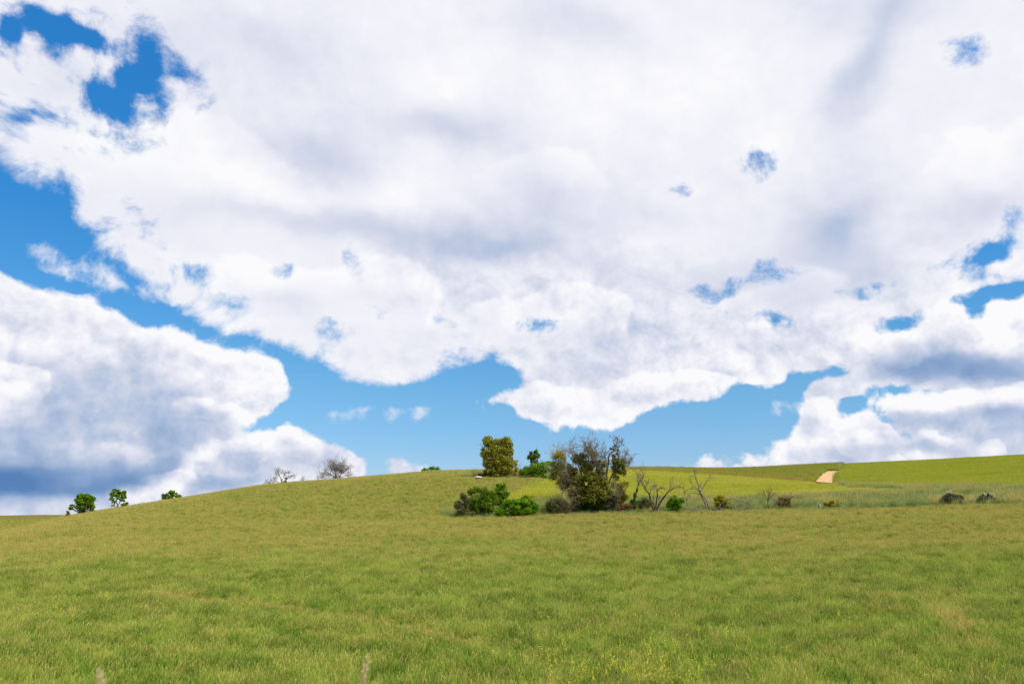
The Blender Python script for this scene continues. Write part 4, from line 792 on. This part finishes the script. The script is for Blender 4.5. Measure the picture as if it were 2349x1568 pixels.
# --- small things along the strip to the right
sp = Spot(4, 632, 480, 92.2, 34); tb = Tubes(); b = sp.base
tb.tube([b+[0, 0, -.1], b+[.02, 0, .3], b+[.05, 0, .62], b+[.06, 0, .66]], .20, .15, 9, .7, rad=[.22, .17, .15, .02])
tb.tube([b+[.02, 0, .35], b+[.25, -.05, .62], b+[.34, -.05, .8]], .05, .02, 5, .6)
ob = tb.build('tree_stump', M['bark'], None, b); ob.location = b; tagk(ob, 'small grey weathered stump in the verge below the sandy patch', 'stump')
bush('shrub', 'small straggly green shrub right of the grey stump in the verge', 'shrub', 4, 720, 470, 93, [(690, 432, 34, 22), (735, 410, 24, 26, .8), (745, 440, 40, 24), (790, 435, 16, 18, .7)], 1900, .12, 'yellowish', 35, sub=.42, K=16, r0=.03)
def yucca(label, bx, by, rx, ry, spikes, seed):
    sp = Spot(4, bx, by, 93.5, seed); o = root('yucca', label, 'yucca', sp, 'yuccas flowering in the verge on the right')
    rng = sp.rng; V = []; F = []; T = []
    for h_ in range(46):
        a = rng.uniform(0, 6.283); rr = math.sqrt(rng.rand())*.85; c_ = sp.base+np.array([math.cos(a)*rr*rx*sp.k, math.sin(a)*rr*rx*sp.k*.7, 0]); hh = ry*sp.k*2*(1-rr*rr*.55)*rng.uniform(.55, .95)
        c_[2] = terrain(c_[0], c_[1])+hh*rng.uniform(.25, .75)
        for _ in range(70):
            d_ = unit(rng.normal(0, 1, 3)+np.array([0, 0, .7])); ln = rng.uniform(.28, .5); sd_ = unit(np.cross(d_, rng.normal(0, 1, 3)))*.022; k = len(V)
            V += [c_-sd_, c_+sd_, c_+d_*ln*.6+sd_*.8, c_+d_*ln]; V.append(c_+d_*ln*.6-sd_*.8); F.append((k, k+1, k+2, k+3, k+4)); T.append(rng.rand())
    mesh_obj('leaves', np.array(V)-sp.base, F, M['yucca'], o, {'tone': ('FACE', T)})
    for (sx, sy, hgt) in spikes:
        top = sp.p(sx, sy, rng.uniform(-.3, .3)); bt = top-np.array([rng.uniform(-.1, .1), 0, hgt*sp.k+.5]); tb = Tubes(); tb.tube([bt, (bt+top)/2, top], .025, .012, 5)
        st = tb.build('flower_stalk', M['yellowish'], o, sp.base)
        n_ = 260; u_ = rng.rand(n_); P = top-np.array([0, 0, 1.])*(u_*hgt*sp.k)[:, None]; rad_ = .11*np.sin(np.clip(u_*.9+.12, 0, 1)*math.pi)**.7; aa = rng.uniform(0, 6.283, n_)
        P = P+np.stack([np.cos(aa)*rad_, np.sin(aa)*rad_, rng.normal(0, .02, n_)], 1)
        v_, f_ = leaf_quads(P, .07, rng); fo = mesh_obj('blossom', v_-sp.base, f_, M['cream'], st, {'tone': ('FACE', rng.rand(n_))}); 
    return o
yucca('large dark spiky yucca with cream flower spikes, nearer the sandy patch', 1745, 425, 116, 74, [(1698, 312, 30), (1724, 303, 42), (1712, 375, 45), (1788, 388, 30), (1890, 378, 30)], 36)
yucca('smaller dark yucca with cream flower spikes near the right picture edge', 2025, 395, 98, 52, [(2012, 306, 46), (2058, 303, 34), (2080, 308, 46), (1926, 350, 36), (2175, 345, 38)], 37)
# --- trees on the left skyline
bush('broad_tree', 'broad dark green tree with short trunk, leftmost on the skyline', 'tree', 7, 975, 970, 131, [(900, 470, 130, 100), (1060, 470, 150, 110), (1210, 520, 120, 110), (850, 600, 130, 120), (1020, 620, 170, 130), (1200, 650, 130, 130), (1240, 760, 90, 80), (880, 740, 110, 90), (1000, 760, 160, 90), (900, 840, 110, 50, .6), (660, 740, 80, 80, .8), (640, 800, 80, 50, .8), (1240, 830, 60, 50, .7)], 20000, .17, 'green', 40, sub=.34, K=32, r0=.16, shell=(.4, 1.))
bush('small_shrub', 'small yellow green shrub left of the broad skyline tree', 'shrub', 7, 560, 1050, 129, [(560, 940, 60, 60), (550, 1010, 70, 40), (540, 880, 40, 30, .7)], 1700, .14, 'yellowish', 41, sub=.4, K=14, r0=.04)
sp = Spot(7, 1100, 965, 129.5, 42); ob = rock(None, sp, .75, .8, 'boulder', (.17, .12, .09), 8); ob.location = sp.base; ob.location.z -= .05; tagk(ob, 'brown upright boulder at the right of the broad tree trunk', 'boulder')
o, sp = bush('tall_tree', 'tall upright tree with open forked trunk, second from left on the skyline', 'tree', 7, 1930, 790, 141, [(1870, 270, 110, 80), (1980, 300, 90, 80), (2110, 320, 100, 80), (1800, 370, 90, 90), (1940, 400, 130, 80), (2110, 430, 110, 90), (1780, 500, 90, 80, .7), (1850, 580, 90, 70, .4), (2080, 540, 110, 60, .5), (1820, 680, 70, 50, .35), (2180, 640, 80, 70, .9), (2100, 660, 80, 60, .6), (1990, 500, 90, 60, .35)], 9000, .15, 'green', 43, sub=.32, K=26, trunk=False)
tb = Tubes()
for pts, r0, r1 in [([(1925,800),(1945,720),(1950,680)],.14,.12), ([(1950,690),(1915,580),(1900,470),(1880,330)],.10,.03), ([(1950,690),(2010,590),(2060,480),(2100,350)],.10,.03), ([(1950,640),(1880,560),(1800,480)],.06,.02), ([(1950,700),(1850,740),(1780,770)],.04,.015), ([(1980,800),(2050,740),(2140,680),(2190,640)],.07,.02), ([(2020,580),(2120,520),(2180,450)],.05,.02)]:
    tb.tube(sp.curve(pts, 0, .1), r0, r1, 5)
tb.build('trunk', M['bark'], o, sp.base); o.children[0].name = 'crown'
bush('tree', 'flat topped bright green tree sunk behind the hill, third from left', 'tree', 5, 1900, 430, 154, [(1925, 290, 70, 40), (1840, 340, 60, 36), (1960, 330, 80, 50), (1900, 380, 90, 40), (2030, 360, 60, 36), (1820, 390, 40, 40, .6), (1800, 345, 30, 22, .6), (2075, 385, 30, 18, .7)], 5600, .16, 'green', 44, sub=.36, K=22, r0=.1)
bush('shrub', 'tiny dark green shrub top peeping over the hill beside the tall tree', 'shrub', 5, 1420, 488, 152, [(1425, 470, 55, 18), (1455, 462, 30, 12)], 700, .14, 'green', 45, sub=.45, K=12, trunk=False)
bush('shrub', 'tiny grey green shrub just left of the flat topped tree', 'shrub', 5, 1735, 440, 155, [(1735, 434, 40, 9)], 300, .12, 'grey', 46, sub=.5, K=8, trunk=False)
bush('shrub', 'low brownish shrub on the skyline between the first two trees', 'shrub', 7, 1400, 885, 140, [(1380, 860, 70, 26), (1460, 865, 40, 26)], 900, .12, 'brownleaf', 47, sub=.45, K=12, trunk=False)
bush('shrub', 'very small brown shrub left of the tall tree base on the skyline', 'shrub', 7, 1610, 872, 143, [(1610, 862, 40, 12)], 260, .12, 'brownleaf', 48, sub=.5, K=8, trunk=False)
# --- dead trees on the middle of the skyline
L_ = [([(1240,1200),(1240,1060),(1225,980),(1190,890),(1150,830),(1095,760),(1075,680),(1030,600),(985,520)],.10,.025,24,1),([(1250,1000),(1310,950),(1370,860),(1390,770),(1400,700),(1398,630)],.08,.025,16,.8),([(1395,740),(1450,690),(1540,665),(1660,680)],.05,.012,18,.9),([(1400,790),(1500,800),(1600,860),(1740,860),(1870,890)],.05,.012,18,.9),([(1600,860),(1720,830),(1850,790)],.03,.012,12,.8),
      ([(1390,900),(1500,900),(1600,860)],.04,.02,6,.6),([(1120,1140),(1040,1090),(960,1040),(900,940),(860,880)],.07,.015,18,.9),([(1050,1100),(920,1090),(840,1130),(760,1210)],.04,.012,18,.9),([(950,1020),(800,1000),(660,1040)],.035,.012,14,.9),([(1085,760),(1020,745),(960,730)],.03,.012,10,.8),([(1080,680),(1110,600),(1100,500)],.04,.012,12,.8),([(1120,790),(1180,700),(1240,670)],.03,.012,10,.8)]
o, sp = bare('fan_tree', 'bare dark dead tree fanning wide on the skyline with ivy at its foot', 'tree', 8, 1230, 1220, 168, L_, 50, mat='darkbark', tmat='twig2', tlen=.8, lvl=1, nch=3, tr=.016, amp=.2)
crown(o, sp, [sp.el(*e) for e in [(1455, 950, 60, 110, 1), (1440, 1090, 90, 90, 1), (1300, 1130, 90, 50, .8), (1110, 1205, 120, 36, .8), (1250, 1030, 30, 60, .5)]], 2200, .15, 'lichen', 'ivy', sub=.4, K=16)
bush('shrub', 'low green shrub right of the fanning dead tree on the skyline', 'shrub', 8, 1900, 1140, 170, [(1700, 1110, 60, 40), (1800, 1085, 90, 40), (1960, 1080, 120, 40), (2120, 1070, 80, 40)], 1500, .15, 'olivegreen', 51, sub=.4, K=14, trunk=False)
bare('dead_sapling', 'tiny dead sapling at the right end of the low skyline shrub', 'tree', 8, 2210, 1110, 171, [([(2210,1110),(2215,1020),(2270,900)],.05,.015,12,.6),([(2215,1020),(2290,970),(2320,940)],.03,.012,6,.5)], 52, mat='darkbark', tlen=.8, tr=.016)
bare('dead_sapling', 'tiny leaning dead sapling left of the fanning dead tree', 'tree', 8, 570, 1295, 166, [([(570,1295),(600,1250),(640,1180)],.07,.03,6,.5),([(580,1280),(540,1200),(480,1150)],.03,.012,10,.8),([(720,1290),(680,1250),(640,1240)],.05,.02,6,.6),([(575,1290),(500,1250),(440,1270)],.02,.01,8,.6)], 53, mat='darkbark', tlen=.8, tr=.014)
L_ = [([(1000,275),(1005,240),(1000,190),(1000,130)],.14,.03,34,1),([(1000,250),(950,220),(910,200),(880,225)],.08,.02,24,1),([(1005,240),(1050,190),(1070,150)],.08,.02,30,1),([(1045,270),(1050,230),(1090,190),(1120,180)],.10,.02,30,1),([(1000,230),(960,180),(950,140)],.07,.02,28,1),([(1050,250),(1110,235),(1145,240)],.06,.02,20,1),([(990,260),(930,250),(890,270)],.05,.02,16,1)]
o, sp = bare('leafless_tree', 'dome shaped leafless grey brown tree on the skyline left of centre', 'tree', 6, 1020, 280, 173, L_, 54, mat='darkbark', tmat='twig', tlen=1.5, lvl=2, nch=3, tr=.015, amp=.4, tup=.35)
crown(o, sp, [sp.el(*e) for e in [(1000, 170, 60, 34, .6), (1070, 190, 50, 40, .5), (940, 225, 50, 30, .6), (1020, 245, 90, 26, .8)]], 1500, .12, 'grey', 'buds', sub=.6)
bush('shrub', 'tiny reddish brown shrub right of the dome shaped leafless tree', 'shrub', 6, 1210, 252, 175, [(1210, 246, 30, 8)], 500, .12, 'redleaf', 55, sub=.5, K=10, trunk=False)
bush('low_bush', 'flat bright green bush on the crest between leafless tree and round tree', 'bush', 6, 2000, 192, 181, [(1940, 165, 40, 26), (2010, 155, 50, 30), (2070, 160, 45, 26), (2000, 178, 110, 16)], 3200, .18, 'bright', 56, sub=.36, K=20, r0=.05)

# --- sandy track patch climbing to the crest
def hit(x, y):
    r = ray(x, y); r = r/math.hypot(r[0], r[1]); ds = np.linspace(100, 330, 1800); z = CAM[2]+ds*r[2]; t = terrain(ds*r[0], ds*r[1])
    i = np.argmax(t >= z); return (ds[i] if t[i] >= z[i] else 235.)*r[:2]
lft = [(1869,1105),(1873,1098),(1882,1090),(1890,1083.5),(1899,1080)]; rgt = [(1914,1107.5),(1912,1099),(1915,1092),(1924,1085),(1930,1080)]
tv = np.linspace(0, 4, 40); tu = np.linspace(0, 1, 20); V = []
for t in tv:
    a = hit(np.interp(t, range(5), [q[0] for q in lft]), np.interp(t, range(5), [q[1] for q in lft])); b = hit(np.interp(t, range(5), [q[0] for q in rgt]), np.interp(t, range(5), [q[1] for q in rgt]))
    for j, u_ in enumerate(tu):
        p = a*(1-u_)+b*u_
        if j in (0, 19) : p = p+np.random.RandomState(int(t*100)+j).normal(0, .25, 2)
        V.append((p[0], p[1], float(terrain(p[0], p[1]))+.05))
TRACK = np.array(V)
F = np.array([(i*20+j, i*20+j+1, (i+1)*20+j+1, (i+1)*20+j) for i in range(39) for j in range(19)])
m, n = newmat('dry sandy soil'); geo = n.new('ShaderNodeNewGeometry').outputs['Position']
f = n.noise(geo, 1.6, 6, .7)
bp = n.new('ShaderNodeBump'); bp.inputs['Strength'].default_value = .9; bp.inputs['Distance'].default_value = .2; n.l.new(f, bp.inputs['Height'])
surf(n, n.ramp(f, [(.35, (.26,.16,.08)), (.5, (.50,.32,.17)), (.68, (.64,.44,.26))]), 0, .95, .05, bp.outputs[0])
tagk(mesh_obj('dirt_track', TRACK, F, m, None, None, True), kind='structure')

# --- near things: yellow flower sprigs and dry stalks
rng = np.random.RandomState(77); V = []; F = []; T = []
def sprig(x, y, h, lean, rng):
    z = float(terrain(x, y)); b = np.array([x, y, z+.12]); d_ = unit(np.array([lean, rng.normal(0, .3), 1.])); k = len(V)
    n_ = 7; P = [b]
    for i in range(n_): d_ = unit(d_+rng.normal(0, .16, 3)); P.append(P[-1]+d_*h/n_)
    for i in range(n_):
        s_ = unit(np.cross(P[i+1]-P[i], [.3, 1, .2]))*.007; k = len(V); V.extend([P[i]-s_, P[i]+s_, P[i+1]+s_, P[i+1]-s_]); F.append((k, k+1, k+2, k+3)); T.append(rng.uniform(.2, .7))
        if i > 1:
            for _ in range(rng.randint(1, 4)):
                c_ = P[i+1]+rng.normal(0, .025, 3); A = unit(rng.normal(0, 1, 3)+[0, 0, .8])*.032; B = unit(np.cross(A, rng.normal(0, 1, 3)))*.008; k = len(V)
                V.extend([c_-A, c_-B, c_+A, c_+B]); F.append((k, k+1, k+2, k+3)); T.append(rng.uniform(.5, 1))
for (cx_, cy_, sx, sy, cnt) in [(1275, 1500, 26, 24, 26), (1340, 1545, 30, 14, 18), (1395, 1530, 26, 20, 24), (1250, 1560, 40, 8, 8), (1480, 1530, 30, 18, 22), (1550, 1520, 30, 26, 30), (1610, 1540, 40, 20, 14), (1500, 1475, 60, 30, 10), (1650, 1450, 60, 16, 10), (1400, 1415, 30, 10, 4), (1180, 1480, 60, 18, 6), (1700, 1520, 60, 20, 8), (1000, 1480, 60, 20, 4), (1930, 1420, 60, 14, 4), (2200, 1540, 60, 20, 4), (255, 1366, 7, 2, 12), (150, 1400, 8, 3, 8), (570, 1385, 50, 3, 10)]:
    for _ in range(cnt):
        r = ray(cx_+rng.normal(0, sx), min(1566, cy_+rng.normal(0, sy))); r = r/math.hypot(r[0], r[1]); ds = np.linspace(12, 90, 600)
        i = int(np.argmax(terrain(ds*r[0], ds*r[1])+.25 >= CAM[2]+ds*r[2])); d = ds[i]
        sprig(d*r[0], d*r[1], rng.uniform(.16, .42), -rng.uniform(.1, .9), rng)
m = leafmat('yellow flowers', [(0,(.22,.30,.04)),(.3,(.33,.40,.05)),(.6,(.55,.56,.05)),(1,(.72,.68,.12))], .3, gain=(1, 1, 1))
ob = mesh_obj('yellow_wildflowers', np.array(V), F, m, None, {'tone': ('FACE', T)})
tagk(ob, 'scattered yellow flowering sprigs in the near grass right of centre', 'wildflowers', kind='stuff')
M['drystalk'] = barkmat('dry tan stalk', (.42,.36,.17), (.75,.62,.36))
for i, (px_, py_, pyt, d, lab) in enumerate([(828, 1600, 1503, 2.6, 'blurred tan dry grass stalk rising from the bottom edge left of centre'), (243, 1620, 1533, 2.3, 'blurred tan dry stalk leaning at the lower left bottom edge')]):
    r = ray(px_, py_); r0_ = CAM+r*d/math.hypot(r[0], r[1]); r = ray(px_+(14 if i == 0 else (-16 if i == 1 else 0)), pyt); top = CAM+r*d/math.hypot(r[0], r[1])
    g_ = np.array([r0_[0], r0_[1], float(terrain(r0_[0], r0_[1]))]); tb = Tubes(); mid = (r0_+g_)/2
    tb.tube([g_, mid, r0_, (r0_*.5+top*.5)], .003, .002, 5, .6)
    rr_ = np.random.RandomState(90+i); u_ = rr_.rand(420); ax = (r0_*.75+top*.25)[None]*(1-u_[:, None])+top[None]*u_[:, None]
    ax = ax+rr_.normal(0, 1, (420, 3))*(.0042*np.sin(np.clip(u_*.85+.1, 0, 1)*math.pi)+.001)[:, None]; hv, hf = leaf_quads(ax, .008, rr_, 0, .35)
    e = bpy.data.objects.new('grass_stalk', None); col.objects.link(e); e.location = g_; e.empty_display_size = .1; tagk(e, lab, 'grass stalk')
    mt = M['drystalk'] if i != 2 else M['yellowish']
    tb.build('stem', mt, e, g_); mesh_obj('seed_head', hv-g_, hf, mt, e, {'tone': ('FACE', rr_.rand(420))})
